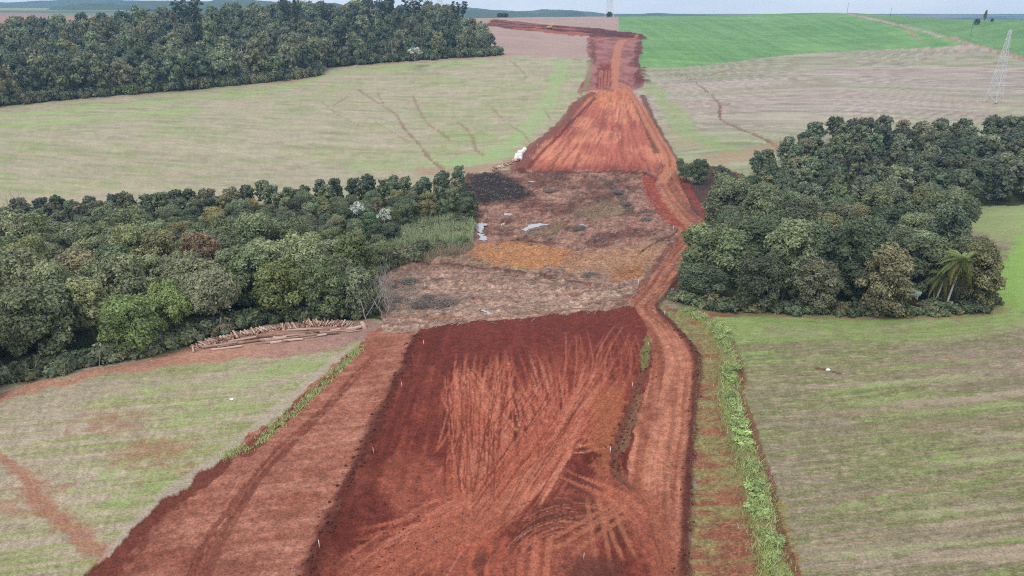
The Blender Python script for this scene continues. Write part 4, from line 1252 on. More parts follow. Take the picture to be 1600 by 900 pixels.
for p in along([(-100, 184), (0, 167), (150, 152), (300, 140), (430, 127), (490, 119), (506, 106), (600, 98.5), (700, 91.5), (778, 86.5)], 3.2):
    for rr_ in range(2):
        v, q, t, tone = BUSH[rt.integers(0, 5)]
        s = 1.4 + 1.6 * rt.random()
        x, y = p[0] + rt.normal(), p[1] + 1 + 5 * rt.random()
        items.append((v[:0 + len(v)], q, t, tone, rt.random() * 6.28, (s, s, s * 1.2), (x, y, float(gz(x, y)) - .2), tcol(UG[rt.integers(0, 6)]) * .9))
joined('undergrowth', 'dark shrub fringe along the foot of the upper left wood', 'shrubs', items, M_leafv)

# ------------------------------------------------------------------ reeds, bare saplings, brush, clods, weeds
def blades(name, label, cat, pts, hmin, hmax, wid, c_lo, c_hi, lean=.25, seed=1, segs=2, mat=None, kind='stuff', tip=.25):
    rg = np.random.default_rng(seed)
    n = len(pts)
    x, y = pts[:, 0], pts[:, 1]; z = gz(x, y) - .05
    h = hmin + (hmax - hmin) * rg.random(n)
    a = rg.random(n) * 6.28
    la = rg.random(n) * 6.28; ll = lean * h * rg.random(n)
    V, CL = [], []
    colr = np.asarray(c_lo) + (np.asarray(c_hi) - np.asarray(c_lo)) * rg.random((n, 1))
    for s in range(segs + 1):
        t = s / segs
        w = wid * (1 - (1 - tip) * t) * (.6 + .8 * rg.random(n))
        ox, oy = ll * t * t * np.cos(la), ll * t * t * np.sin(la)
        for sg in (-1, 1):
            V.append(np.stack([x + ox + sg * w / 2 * np.cos(a), y + oy + sg * w / 2 * np.sin(a), z + h * t], 1))
            CL.append(colr)
    V = np.stack(V, 1).reshape(-1, 3); CL = np.stack(CL, 1).reshape(-1, 3)
    k = (segs + 1) * 2
    base = np.arange(n)[:, None] * k
    Q = []
    for s in range(segs):
        Q.append(np.concatenate([base + 2 * s, base + 2 * s + 1, base + 2 * s + 3, base + 2 * s + 2], 1))
    me = mesh_np(name, V, np.vstack(Q), mat or M_leafv, False, {'Col': CL, 'tone': np.ones((len(V), 3))})
    return tag(link(name, me), label, cat, None, kind)

rg = np.random.default_rng(9)
def fill_pts(poly, n, seed):
    r_ = np.random.default_rng(seed); poly = np.asarray(poly)
    lo, hi = poly.min(0), poly.max(0)
    c = lo + (hi - lo) * r_.random((n * 4, 2))
    return c[pip(c[:, 0], c[:, 1], poly)][:n]
rp = fill_pts(REEDS, 9000, 5)
_fr = pip(rp[:, 0], rp[:, 1], wpoly([(600, 424), (600, 392), (690, 384), (742, 384), (738, 392), (690, 402), (640, 412)]))
blades('reeds', 'tall green reeds beside the pools and cleared valley', 'reeds', rp[~_fr], 1.6, 3.6, .22, (.30, .36, .18), (.46, .52, .30), .5, 6)
blades('reeds', 'dry tan reeds along the front of the green reed bed', 'reeds', fill_pts(wpoly([(600, 424), (600, 396), (690, 388), (742, 386), (738, 392), (690, 402), (640, 412)]), 2600, 8), .8, 2.4, .16, (.30, .26, .17), (.42, .36, .25), .5, 7)
items = []
for p in fill_pts(REEDS, 46, 12):
    v, q, t, tone = BUSH[rt.integers(0, 5)]
    s = 1.0 + 1.2 * rt.random()
    items.append((v, q, t, tone, rt.random() * 6.28, (s, s, s * .9), (p[0], p[1], float(gz(*p)) - .1), tcol(['mid green', 'dull brown', 'dark green', 'mid green'][rt.integers(0, 4)])))
joined('marsh_shrubs', 'low marsh shrubs mixed in with the green reeds', 'shrubs', items, M_leafv)

def branchy(mb, nr, p, d, L, r, lev, k=5):
    """a bare branch that forks"""
    p = np.asarray(p, float); d = np.asarray(d, float); d /= np.linalg.norm(d)
    e = p + d * L
    pts = wiggle(nr, p, e, 4, .16)
    mb.tube(pts, np.linspace(r, r * .5, 4), k, False)
    if lev <= 0: return
    for _ in range(3 if lev > 1 else 2):
        nd = d + nr.normal(size=3) * .6 + np.array([0, 0, .15])
        q = pts[nr.integers(2, 4)]
        branchy(mb, nr, q, nd, L * (.5 + .2 * nr.random()), r * .55, lev - 1, 4)
def bare_proto(seed, H, r, lev, lean=0.0, mat=None):
    nr = np.random.default_rng(seed); mb = MB()
    branchy(mb, nr, (0, 0, -.3), (lean, nr.normal() * .1, 1), H * .5, r, lev, 6)
    return mb.mesh('bare_branches', mat or M_pale)
BARE = [bare_proto(500 + k, 8, .16, 4, .1 * (k - 1)) for k in range(4)]
SAP = [bare_proto(520 + k, 9, .09, 2, .35 * (k - 2) / 2) for k in range(5)]
M_grey = plain('grey_twigs', (.27, .23, .21), vs=2.0, var=.2)
GREYB = [bare_proto(540 + k, 9, .15, 5, .05 * (k - 1), M_grey) for k in range(3)]
sp = fill_pts(wpoly([(572, 502), (566, 470), (580, 432), (606, 428), (612, 470), (606, 500)]), 34, 13)
sp = sp[np.argsort(to_px(sp[:, 0], sp[:, 1], np.zeros(len(sp)))[0])]
for j, p in enumerate(sp):
    o = link('bare_sapling', SAP[j % 5]); o.location = (p[0], p[1], float(gz(*p)) - .1)
    o.rotation_euler = (rg.normal() * .12, rg.normal() * .12, rg.random() * 6.28); o.scale = (1, 1, .75 + .5 * rg.random())
    tag(o, f'pale leafless sapling, {ordn(j)} from the left in the thicket beside the log yard', 'sapling', 'bare saplings at the end of the left wood')
def put(px, py, up=0.0):
    p = at(px, py, up); return float(p[0]), float(p[1]), float(gz(*p))
for j, (px, py, mesh_, s, lab) in enumerate([
        (104, 455, BARE[0], 1.35, 'bleached dead tree standing among grey green crowns of the left wood'),
        (128, 440, BARE[1], 1.25, 'second bleached dead tree with forked limbs in the left wood'),
        (92, 515, BARE[2], 1.1, 'pale forked dead trunk near the front of the left wood'),
        (348, 535, SAP[2], .7, 'thin white dead trunk standing behind the firewood stack'),
        (1410, 470, BARE[3], .95, 'white dead tree between the dark crowns left of the tall palm'),
        (1070, 476, SAP[1], .5, 'short white stump trunk at the left corner of the right wood'),
        (1108, 480, SAP[3], .4, 'leaning white snag near the corner of the right wood')]):
    o = link('dead_tree', mesh_); o.location = put(px, py); o.scale = (s, s, s); o.rotation_euler = (0, 0, j * 1.3)
    tag(o, lab, 'dead tree')
for j, (px, py, up, s, lab) in enumerate([
        (480, 372, 8, 1.15, 'tan leafless tree in the middle of the left wood, left of its pair'),
        (492, 374, 8, 1.1, 'tan leafless tree in the middle of the left wood, right of its pair'),
        (25, 330, 8, 1.2, 'grey leafless tree at the far left edge of the left wood'),
        (1235, 352, 10, 1.2, 'grey leafless tree among dark crowns of the right wood'),
        (1462, 330, 9, 1.3, 'grey leafless thicket tree beside the field corner in the right wood'),
        (1375, 215, 10, 1.3, 'thin reddish leafless tree on the skyline of the right wood'),
        (590, 335, 8, 1.0, 'grey leafless tree behind the reeds')]):
    x, y = at(px, py, up * .55); z = float(gz(x, y))
    o = link('bare_tree', GREYB[j % 3]); o.location = (x, y, z); o.scale = (s, s, s * 1.15); o.rotation_euler = (0, 0, j)
    tag(o, lab, 'bare tree')

for j, (px, py, s) in enumerate([(1108, 344, .8), (1117, 346, .95), (1126, 345, 1.1), (1135, 343, 1.2), (1144, 342, 1.15), (1153, 340, .9), (1163, 338, 1.0)]):
    x, y, z = put(px, py); o = link('bare_sapling', SAP[j % 5]); o.location = (x, y, z - .1); o.rotation_euler = (0, rg.normal() * .1, j * 1.1); o.scale = (s, s, s * 1.15)
    tag(o, f'slender pale trunk, {ordn(j)} from the left where the right wood meets the dark soil', 'sapling', 'pale trunks at the left flank of the right wood')
for j, (px, py, s) in enumerate([(22, 602, .5), (38, 599, .55), (52, 596, .5), (98, 588, .6), (152, 574, .6), (205, 562, .7), (252, 552, .6), (432, 503, .6), (547, 500, .6)]):
    x, y, z = put(px, py); o = link('bare_sapling', SAP[(j + 2) % 5]); o.location = (x, y + .6, z - .1); o.rotation_euler = (0, rg.normal() * .15, j * .9); o.scale = (s, s, s)
    tag(o, f'pale bare stem, {ordn(j)} from the left along the front of the left wood', 'sapling', 'pale stems along the front of the left wood')
def heap_mesh(sd, Rr, n, L):
    nr = np.random.default_rng(sd); mb = MB()
    for k in range(n):
        a = nr.random() * 6.28; r = Rr * math.sqrt(nr.random()) * .8; h = max(.05, (1 - (r / Rr) ** 2)) * Rr * .35
        b = nr.random() * 6.28; l = L * (.4 + .8 * nr.random()) / 2; dx, dy = l * math.cos(b), l * math.sin(b); zz = h * nr.random()
        mb.tube([(r * math.cos(a) - dx, r * math.sin(a) - dy, zz - .1 * nr.random()), (r * math.cos(a), r * math.sin(a), zz + .1), (r * math.cos(a) + dx, r * math.sin(a) + dy, zz + .25 * nr.normal())], [.06, .05, .02], 3, False)
    return mb.mesh('brush', plain('heaped_brush', (.20, .165, .145), var=.4))
HEAPS = [heap_mesh(560 + k, 2.4, 170, 2.0) for k in range(3)]
for j, (px, py, s, lab) in enumerate([(690, 476, 1.2, 'grey brush heap on the cleared floor near the blue pool'), (655, 482, .9, 'grey brush heap on the cleared floor by the bare saplings'), (668, 470, .8, 'grey brush heap behind the two front heaps'),
                                      (620, 470, .9, 'tangled brush heap beside the bare saplings'), (640, 440, 1.0, 'brush heap below the dry reeds'), (968, 300, 1.2, 'dark brush row under the far embankment, upper heap'), (980, 318, 1.2, 'dark brush row under the far embankment, lower heap'),
                                      (905, 358, 1.1, 'brush heap beside the streak pond'), (1010, 345, 1.0, 'brush heap at the inside of the haul road bend'), (925, 430, .9, 'brush heap below the orange patch'), (860, 300, 1.0, 'brush heap near the dark soil patch')]):
    x, y, z = put(px, py); o = link('brush_heap', HEAPS[j % 3]); o.location = (x, y, z + .05); o.rotation_euler = (0, 0, j); o.scale = (s * 1.3, s, s * .8)
    tag(o, lab, 'brush heap', 'brush heaps on the cleared valley floor')

# brush left on the cleared floor
mb = MB(); nrb = np.random.default_rng(15)
for p in fill_pts(P['valley'], 2600, 16):
    L = .4 + 1.6 * nrb.random() ** 2; a = nrb.random() * 3.14
    z = float(gz(*p)); c, s = math.cos(a) * L / 2, math.sin(a) * L / 2
    mb.tube([(p[0] - c, p[1] - s, z + .02 + .12 * nrb.random()), (p[0] + c, p[1] + s, z + .05 + .3 * nrb.random())], .03 + .05 * nrb.random(), 3, False)
for p in fill_pts(wpoly([(604, 498), (612, 440), (640, 425), (660, 470), (640, 494)]), 260, 17):
    L = 1 + 2.5 * nrb.random(); a = nrb.random() * 3.14; z = float(gz(*p)); c, s = math.cos(a) * L / 2, math.sin(a) * L / 2
    mb.tube([(p[0] - c, p[1] - s, z + .05), (p[0] + c, p[1] + s, z + .1 + .5 * nrb.random())], .05, 3, False)
tag(link('brush_debris', mb.mesh('brush_debris', plain('grey_brush', (.33, .27, .23), var=.3))), 'broken sticks and brush strewn over the cleared valley floor', 'brush', None, 'stuff')

# clods along the shoulder of the fill and on the windrow
mb = MB(); cv, cf = ICO1
def clods(pl, n, spread, s0, s1, sd):
    r_ = np.random.default_rng(sd)
    t = r_.random(n) * (len(pl) - 1.001); i_ = t.astype(int); f = (t - i_)[:, None]
    p = pl[i_] * (1 - f) + pl[i_ + 1] * f + r_.normal(size=(n, 2)) * spread
    z = gz(p[:, 0], p[:, 1])
    for k in range(n):
        s = s0 + (s1 - s0) * r_.random() ** 3
        mb.add(cv * s * (1 + .3 * r_.normal(size=cv.shape)) * np.array([1, 1, .7]) + np.array([p[k, 0], p[k, 1], z[k] + s * .2]), cf)
clods(catmull(atp([(650, 525), (634, 568), (588, 664), (540, 762), (486, 890), (450, 980)]), 10), 520, .75, .05, .28, 21)
clods(catmull(atp([(1026, 482), (1050, 508), (1078, 538), (1090, 566), (1085, 625), (1076, 740), (1071, 830), (1070, 900)]), 10), 380, .5, .05, .22, 22)
clods(catmull(atp([(1014, 545), (1003, 590), (985, 640), (968, 690), (962, 735)]), 8), 220, .8, .05, .22, 23)
clods(catmull(atp([(640, 862), (560, 880), (640, 820), (700, 805)]), 8), 160, 3.0, .04, .14, 24)
tag(link('soil_clods', mb.mesh('soil_clods', plain('dark_red_clods', lin(88, 46, 40), var=.25, vs=1.0), False)), 'dark red clods spilled along the edges of the fill and haul road', 'clods', None, 'stuff')

# weeds on the right-hand ridge, the verge and the left bank
def near_line(px_pts, n, spread, sd):
    pl = catmull(atp(px_pts), 10); r_ = np.random.default_rng(sd)
    d = np.concatenate([[0], np.cumsum(np.hypot(*np.diff(pl, axis=0).T))])
    s = r_.random(n) * d[-1]
    p = np.stack([np.interp(s, d, pl[:, 0]), np.interp(s, d, pl[:, 1])], 1)
    return p + r_.normal(size=p.shape) * spread
p = near_line(RIDGE, 13000, .95, 31)
p = p[fbm(p[:, 0] / 2.2, p[:, 1] / 2.2, 3, 33) > .36]
blades('weeds', 'fresh green weeds growing thick on the low ridge beside the right field', 'weeds', p, .2, .75, .16, (.32, .40, .13), (.50, .55, .26), 1.3, 32, 2)
p = near_line(RIDGE, 3500, 1.3, 34)
blades('weeds', 'dry straw coloured grass tangled among the weeds on the right ridge', 'weeds', p, .15, .5, .09, (.36, .32, .22), (.52, .46, .34), 1.2, 35, 2)
p = near_line([(566, 540), (520, 585), (470, 632), (415, 680), (375, 702), (350, 716)], 4200, .55, 36)
p = p[fbm(p[:, 0] / 1.6, p[:, 1] / 1.6, 3, 37) > .36]
blades('weeds', 'bright green grass strip along the edge of the stripped soil at left', 'weeds', p, .15, .5, .16, (.36, .42, .15), (.52, .56, .28), 1.2, 38, 2)
p = fill_pts(P['verge'], 9000, 39)
p = p[(fbm(p[:, 0] / 5., p[:, 1] / .9, 4, 171) * .55 + fbm(p[:, 0] / 5., p[:, 1] / 5., 3, 172) * .45) > .52]
blades('weeds', 'sparse green shoots on the red verge between windrow and ridge', 'weeds', p, .08, .28, .12, (.16, .2, .08), (.3, .32, .18), .8, 40, 1)
items = []
for q in range(34):
    t = (q + .5) / 34
    pl = along(RIDGE, .5); pp = pl[int(t * (len(pl) - 1))]
    if fbm(np.array([pp[0] / 2.2]), np.array([pp[1] / 2.2]), 3, 33)[0] < .38: continue
    v, qd, tt, tone = BUSH[rt.integers(0, 5)]
    s = .5 + .45 * rt.random()
    x, y = pp[0] + rt.normal() * .35, pp[1] + rt.normal() * .3
    items.append((v, qd, tt, tone, rt.random() * 6.28, (s, s, s * .55), (x, y, float(gz(x, y)) - .15), np.array((.33, .42, .16)) * (.75 + .5 * rt.random())))
joined('weeds', 'rounded leafy weed clumps heaped on the right ridge', 'weeds', items, M_leafv)

# ------------------------------------------------------------------ special trees
def frond_mesh(sd, L=3.2, droop=1.0, n=22):
    nr = np.random.default_rng(sd); mb = MB()
    t = np.linspace(0, 1, 9)
    pts = np.stack([L * (t - .12 * droop * t ** 2), np.zeros(9), L * (.42 * t - .75 * droop * t ** 2)], 1)
    mb.tube(pts, np.linspace(.05, .012, 9), 4, False)
    tone = [np.ones((mb.n, 3)) * .9]
    for k in range(n):
        s = .14 + .86 * k / (n - 1)
        c = np.array([np.interp(s, t, pts[:, i]) for i in range(3)])
        l = .85 * (1 - .65 * abs(s - .45) * 1.6) * (.85 + .3 * nr.random())
        for sg in (-1, 1):
            e = c + np.array([.38 * l, sg * .62 * l, -.55 * l * droop - .1 * nr.random()])
            mid = (c + e) / 2 + np.array([0, 0, .1 * l])
            wv = np.array([.07, 0, .03])
            mb.add([c - wv * .5, c + wv * .5, mid + wv, mid - wv], [[0, 1, 2, 3]])
            mb.add([mid - wv, mid + wv, e + wv * .2, e - wv * .2], [[0, 1, 2, 3]])
            tone.append(np.ones((8, 3)) * (.8 + .4 * nr.random()))
    return mb.mesh('frond', M_leaf, False, {'tone': np.vstack(tone)})
FROND = [frond_mesh(600 + k, 3.0 + .4 * k, .75 + .35 * k) for k in range(4)]
def palm(loc, H, label, n=18, wind=None, lean=(0, 0), s=1.0, col=(.15, .19, .055), group=None, dead=0):
    e = empty('palm_tree', loc); tag(e, label, 'palm', group); e.scale = (s, s, s)
    nr = np.random.default_rng(int(abs(loc[0] * 7 + loc[1] * 13)))
    top = np.array([lean[0], lean[1], H])
    mb = MB(); tt = np.linspace(0, 1, 7)[:, None]
    mb.tube(np.array([0, 0, -.3]) * (1 - tt) + top * tt ** np.array([1.6, 1.6, 1.0]), np.linspace(.22, .15, 7), 8)
    link('trunk', mb.mesh('trunk', M_pale), e)
    for k in range(n + dead):
        old = k >= n
        rz = k * 2.39996 + nr.normal() * .2
        el = (.9 - 1.5 * (k / max(1, n - 1))) if not old else -1.3
        if wind is not None and not old:
            rz = wind + ((rz - wind + math.pi) % (2 * math.pi) - math.pi) * (.55 if k % 4 else .95)
            el -= .15
        f = link('frond', FROND[min(3, int(4 * k / n)) if not old else 3], e); f.scale = (1.25, 1.25, 1.25)
        f.location = top
        f.rotation_euler = (nr.normal() * .25, -el * .75, rz)
        c = np.array(col) * (.75 + .5 * nr.random())
        if k > n * .72: c = np.array((.26, .25, .09)) * (.8 + .4 * nr.random())
        if old: c = np.array((.12, .075, .05)); f['label'] = 'dead brown hanging frond'
        f.color = (*c, 1)
    return e
x, y, z = put(1478, 486)
palm((x, y + .4, z), 10.4, 'tall palm with yellowing fronds blown to the left in front of the right wood', 34, math.pi * .98, (1.6, .3), 1.08, (.25, .30, .11), None, 5)
x, y, z = put(1461, 484)
palm((x, y + .7, z), 7.2, 'slimmer palm trunk leaning behind the yellowing palm, left of it', 12, math.pi * 1.05, (1.5, .5), 1.0, (.13, .165, .06), None, 2)
for j, (px, py, h, lab) in enumerate([(26, 135, 11, 'palm with drooping fronds in the upper left wood, near the left edge of the photo'),
                                      (74, 80, 17, 'palm standing above the canopy on the upper left skyline, left of two'),
                                      (124, 80, 19, 'palm standing above the canopy on the upper left skyline, right of two'),
                                      (88, 100, 15, 'grey green palm just below the left skyline palms'),
                                      (398, 108, 13, 'palm with arching fronds in the middle of the upper left wood'),
                                      (658, 70, 15, 'slim pale palm near the top of the upper left wood'),
                                      (613, 90, 13, 'blue green palm left of the white flowering tree'),
                                      (160, 370, 9, 'blue green palm crown in the front of the left wood')]):
    x, y = at(px, py, 3.0); z = float(gz(x, y))
    if j == 7: x, y = at(158, 445, 9); z = float(gz(x, y))
    palm((x, y, z), h, lab, 14, None, (.3, 0), 1.15 if y > 250 else 1.0, (.13, .17, .09), 'palms in the woods')

def araucaria_mesh(sd, H):
    nr = np.random.default_rng(sd); mb = MB()
    mb.tube(wiggle(nr, (0, 0, -.5), (0, 0, H), 6, .03), np.linspace(.30, .15, 6), 7)
    tr = mb.mesh('trunk', M_bark)
    mb = MB(); lob = []
    for ring, (zz, L, n) in enumerate([(H * .80, 3.6, 6), (H * .90, 5.0, 9), (H * .97, 4.2, 7)]):
        for k in range(n):
            a = 2 * math.pi * k / n + ring + nr.normal() * .15
            e = np.array([math.cos(a) * L, math.sin(a) * L, zz + 1.0 + nr.normal() * .15])
            m_ = np.array([math.cos(a) * L * .6, math.sin(a) * L * .6, zz - .1])
            mb.tube([(0, 0, zz - .2), m_, e], [.12, .09, .05], 4, False)
            for q in range(3):
                lob.append((*(e * (1 - .12 * q) + nr.normal(size=3) * .3), .75 + .2 * nr.random()))
    br = mb.mesh('branches', M_bark)
    v, q, t, tone = leaf_cloud(nr, lob, 2300, .3, core=.6, up=.5)
    return tr, br, mesh_np('crown', v, [q, t], M_leaf, False, {'tone': tone})
ARA = [araucaria_mesh(700 + k, 20 + 2 * k) for k in range(2)]
def araucaria(px, py_top, dist, lab, k=0, s=1.0):
    d = ray(px, py_top); t = dist / d[1]
    x, y, zt = d[0] * t, dist, CAM_Z + d[2] * t
    z = float(gz(x, y)); H = (20 + 2 * k)
    e = empty('araucaria_tree', (x, y, z), px * .01); tag(e, lab, 'pine', 'umbrella pines on the left skyline')
    sz = max(.6, (zt - z) / (H + 2.0)); e.scale = (s * 1.55, s * 1.55, sz)
    link('trunk', ARA[k][0], e); link('branches', ARA[k][1], e)
    c = link('crown', ARA[k][2], e); c.color = (.062, .085, .056, 1)
araucaria(717, 0, 640, 'lone flat topped umbrella pine standing clear of the right end of the upper wood', 0, .9)
araucaria(644, -6, 660, 'umbrella pine cut by the top of the photo above the upper wood', 1, 1.05)
araucaria(601, -4, 650, 'umbrella pine left of the tallest pine on the wood skyline', 0, .9)
araucaria(578, 0, 670, 'shorter umbrella pine at the left of three on the wood skyline', 1, .8)
araucaria(288, -8, 560, 'broad dark umbrella pine on the skyline of the upper left wood', 1, 1.3)
araucaria(452, -4, 600, 'umbrella pine in the middle of the upper wood skyline', 0, 1.0)
araucaria(510, 6, 640, 'small umbrella pine right of the middle of the upper wood skyline', 1, .7)

def silver_mesh(sd):
    nr = np.random.default_rng(sd); lob = []
    mb = MB(); mb.tube(wiggle(nr, (0, 0, -.3), (0, 0, 6), 5, .05), np.linspace(.14, .07, 5), 6)
    for k in range(11):
        a = k * 2.4; r = 2.3 * math.sqrt((k + .5) / 11); e = np.array([r * math.cos(a), r * math.sin(a), 6.6 - .22 * r * r + nr.normal() * .2])
        mb.tube([(0, 0, 4.2), e * .6 + np.array([0, 0, 1.6]), e], [.06, .05, .03], 4, False); lob.append((*e, .55 + .2 * nr.random()))
    tr = mb.mesh('trunk', M_pale)
    v, q, t, tone = leaf_cloud(nr, lob, 330, .42, core=.35, up=1.2, asp=.8)
    return tr, mesh_np('crown', v, [q, t], M_leaf, False, {'tone': tone})
SILV = silver_mesh(720)
for j, (px, py, h, s, col, lab) in enumerate([
        (70, 388, 10, 1.25, (.36, .43, .36), 'pale silver leaved tree poking out of the left wood near the left edge'),
        (256, 408, 9, .75, (.42, .48, .40), 'small silver leaved tree in the gap of the left wood'),
        (557, 322, 9, 1.0, (.50, .53, .46), 'white leaved tree behind the reeds, left of two'),
        (600, 332, 9, .85, (.46, .50, .42), 'white leaved tree behind the reeds, right of two'),
        (645, 82, 12, 1.9, (.46, .5, .43), 'white flowering tree in the front of the upper left wood'),
        (378, 92, 12, 1.3, (.44, .48, .42), 'pale leaved tree in the front of the upper left wood'),
        (1420, 455, 4, .95, (.30, .37, .30), 'small silver green tree at the foot of the right wood, left of the palm')]):
    x, y = at(px, py, h); z = float(gz(x, y))
    if y > 350: y += 10; z = float(gz(x, y))
    e = empty('silver_tree', (x, y, z), j); e.scale = (s, s, h / 6.4); tag(e, lab, 'tree')
    link('trunk', SILV[0], e); c = link('crown', SILV[1], e); c.color = (*col, 1)

def free_tree(px, py, s, tint, lab, pk=0, name='bush', sz=None, dist=None):
    if dist:
        d = ray(px, py); t = dist / d[1]; x, y = d[0] * t, dist; z = float(gz(x, y))
    else:
        x, y, z = put(px, py)
    e = empty(name, (x, y, z - .2), px); e.scale = (s, s, sz or s); tag(e, lab, 'tree' if name != 'bush' else 'bush')
    link('trunk', PROTO[pk][0], e); c = link('crown', PROTO[pk][1], e); c.color = (*TINT[tint], 1)
free_tree(1072, 284, .70, 'mid green', 'green bushy tree beside the bend of the haul road, left of two', 5, 'broadleaf_tree')
free_tree(1092, 288, .78, 'mid green', 'rounder green bushy tree beside the haul road bend, right of two', 0, 'broadleaf_tree')
free_tree(1062, 268, .42, 'grey green', 'small grey green tree right at the edge of the haul road', 3, 'broadleaf_tree')
free_tree(952, 27, .95, 'dark green', 'dark bush at the foot of the far pylon on the hilltop', 0, 'bush', .55)
free_tree(782, 30, 1.2, 'dark green', 'dark bush clump on the bare field skyline, right one', 1, 'bush', .5, 1050)
free_tree(790, 30, .9, 'dark green', 'dark bush on the bare field skyline, left of the blue hill foot', 4, 'bush', .5, 1060)
free_tree(1527, 33, .62, 'mid green', 'round dark bush on the right green skyline', 0, 'bush', .42, 740)
free_tree(1538, 33, .35, 'grey green', 'slim tall tree on the right green skyline', 3, 'broadleaf_tree', .85, 745)
free_tree(1549, 36, .35, 'dark green', 'tiny dark bush right of the slim skyline tree', 1, 'bush', .25, 745)

# ------------------------------------------------------------------ pylons and poles
M_steel = plain('galvanised_steel', (.58, .60, .62), .55, .4, .08)
M_wood = plain('grey_pole_wood', (.16, .14, .12), var=.2)
def pylon(loc, H, wb, wt, rz, label, thick=.22, panels=9, arms=((.86, 2.2), (.93, 1.8)), mat=None):
    e = empty('pylon', loc, rz); tag(e, label, 'pylon', 'steel lattice pylons'); mt = mat or M_steel
    hs = [0]; w = lambda h: (wb + (wt - wb) * (h / H) ** .85) / 2
    k = panels; hs = [H * (1 - (1 - i_ / k) ** 1.25) for i_ in range(k + 1)]
    for sx in (-1, 1):
        for sy in (-1, 1):
            mb = MB(); mb.tube([(sx * w(h), sy * w(h), h) for h in hs], thick * .65, 4)
            link('leg', mb.mesh('leg', mt, False), e)
            mb = MB(); mb.box((sx * w(0), sy * w(0), .1), (1.1, 1.1, .8)); link('footing', mb.mesh('footing', plain('concrete', (.45, .44, .42)), False), e)
    mb = MB()
    for i_ in range(k):
        a, b = hs[i_], hs[i_ + 1]; wa, wb_ = w(a), w(b)
        for s in (-1, 1):
            for ax in (0, 1):
                P1 = lambda t, h, ww: (t * ww, s * ww, h) if ax == 0 else (s * ww, t * ww, h)
                mb.bar(P1(-1, a, wa), P1(1, b, wb_), thick * .7); mb.bar(P1(1, a, wa), P1(-1, b, wb_), thick * .7)
                mb.bar(P1(-1, b, wb_), P1(1, b, wb_), thick * .8)
    link('bracing', mb.mesh('bracing', mt, False), e)
    for f, L in arms:
        h = H * f
        for s in (-1, 1):
            mb = MB()
            for sy in (-1, 1):
                mb.bar((s * w(h), sy * w(h), h), (s * L, 0, h + .3), thick * .7); mb.bar((s * w(h), sy * w(h), h + 1.3), (s * L, 0, h + .3), thick * .7)
            link('crossarm', mb.mesh('crossarm', mt, False), e)
    mb = MB(); mb.bar((0, 0, H), (0, 0, H + 1.5), thick); link('peak', mb.mesh('peak', mt, False), e)
    return e
x, y, z = put(1552, 159)
pylon((x, y, z), 38.5, 6.6, .9, .5, 'tall white lattice pylon on the brown slope behind the right wood', .19)
x, y, z = put(952, 26.5)
pylon((x, y, z), 52, 9, 1.2, .3, 'distant lattice pylon on the hilltop, its top out of the photo', .34)
d = ray(688, 20); t_ = 900 / d[1]
pylon((d[0] * t_, 900, float(gz(d[0] * t_, 900))), 44, 8, 1.2, .2, 'faint lattice pylon rising behind the pines of the upper wood', .3, arms=((.7, 6), (.86, 5)))
for px, py, h, lab, dist in [(1323, 23.5, 13, 'utility pole on the crest where the farm track vanishes', None), (1391, 25, 9, 'utility pole on the green skyline, middle of three', None), (1516, 57, 10.5, 'dark utility pole standing in the green crop beyond the farm track', None)]:
    x, y, z = put(px, py)
    e = empty('utility_pole', (x, y, z), .4); tag(e, lab, 'pole', 'utility poles in the green crops')
    mb = MB(); mb.tube([(0, 0, -.5), (0, 0, h)], [.2, .14], 7); link('post', mb.mesh('post', M_wood), e)
    mb = MB(); mb.box((0, 0, h - .5), (2.2, .14, .16)); link('crossarm', mb.mesh('crossarm', M_wood, False), e)
    mb = MB()
    for q in (-.95, 0, .95): mb.tube([(q, 0, h - .42), (q, 0, h - .1)], .07, 6)
    link('insulators', mb.mesh('insulators', M_steel), e)

# ------------------------------------------------------------------ timber
def wood_mat(name, c0, c1, vs):
    m, nt, b = new_mat(name)
    oi = nnode(nt, 'ShaderNodeObjectInfo'); tc = nnode(nt, 'ShaderNodeTexCoord'); mp = nnode(nt, 'ShaderNodeMapping'); mp.inputs['Scale'].default_value = (1, 4, 4)
    no = nnode(nt, 'ShaderNodeTexNoise', Scale=vs, Detail=4.0); nt.links.new(tc.outputs['Object'], mp.inputs['Vector']); nt.links.new(mp.outputs[0], no.inputs['Vector'])
    ad = nnode(nt, 'ShaderNodeMath', operation='MULTIPLY_ADD'); ad.inputs[1].default_value = .75; ad.inputs[2].default_value = -.2
    nt.links.new(oi.outputs['Random'], ad.inputs[0])
    a2 = nnode(nt, 'ShaderNodeMath', operation='ADD'); nt.links.new(ad.outputs[0], a2.inputs[0]); nt.links.new(no.outputs['Fac'], a2.inputs[1])
    rp = nnode(nt, 'ShaderNodeValToRGB'); rp.color_ramp.elements[0].position, rp.color_ramp.elements[1].position = .25, .95
    rp.color_ramp.elements[0].color = (*c0, 1); rp.color_ramp.elements[1].color = (*c1, 1)
    nt.links.new(a2.outputs[0], rp.inputs['Fac']); nt.links.new(rp.outputs['Color'], b.inputs['Base Color'])
    return m
M_cut = wood_mat('cut_timber', lin(176, 120, 92), lin(232, 204, 180), 3.0)
M_logbark = wood_mat('bark_of_logs', lin(118, 84, 72), lin(216, 188, 172), 2.0)
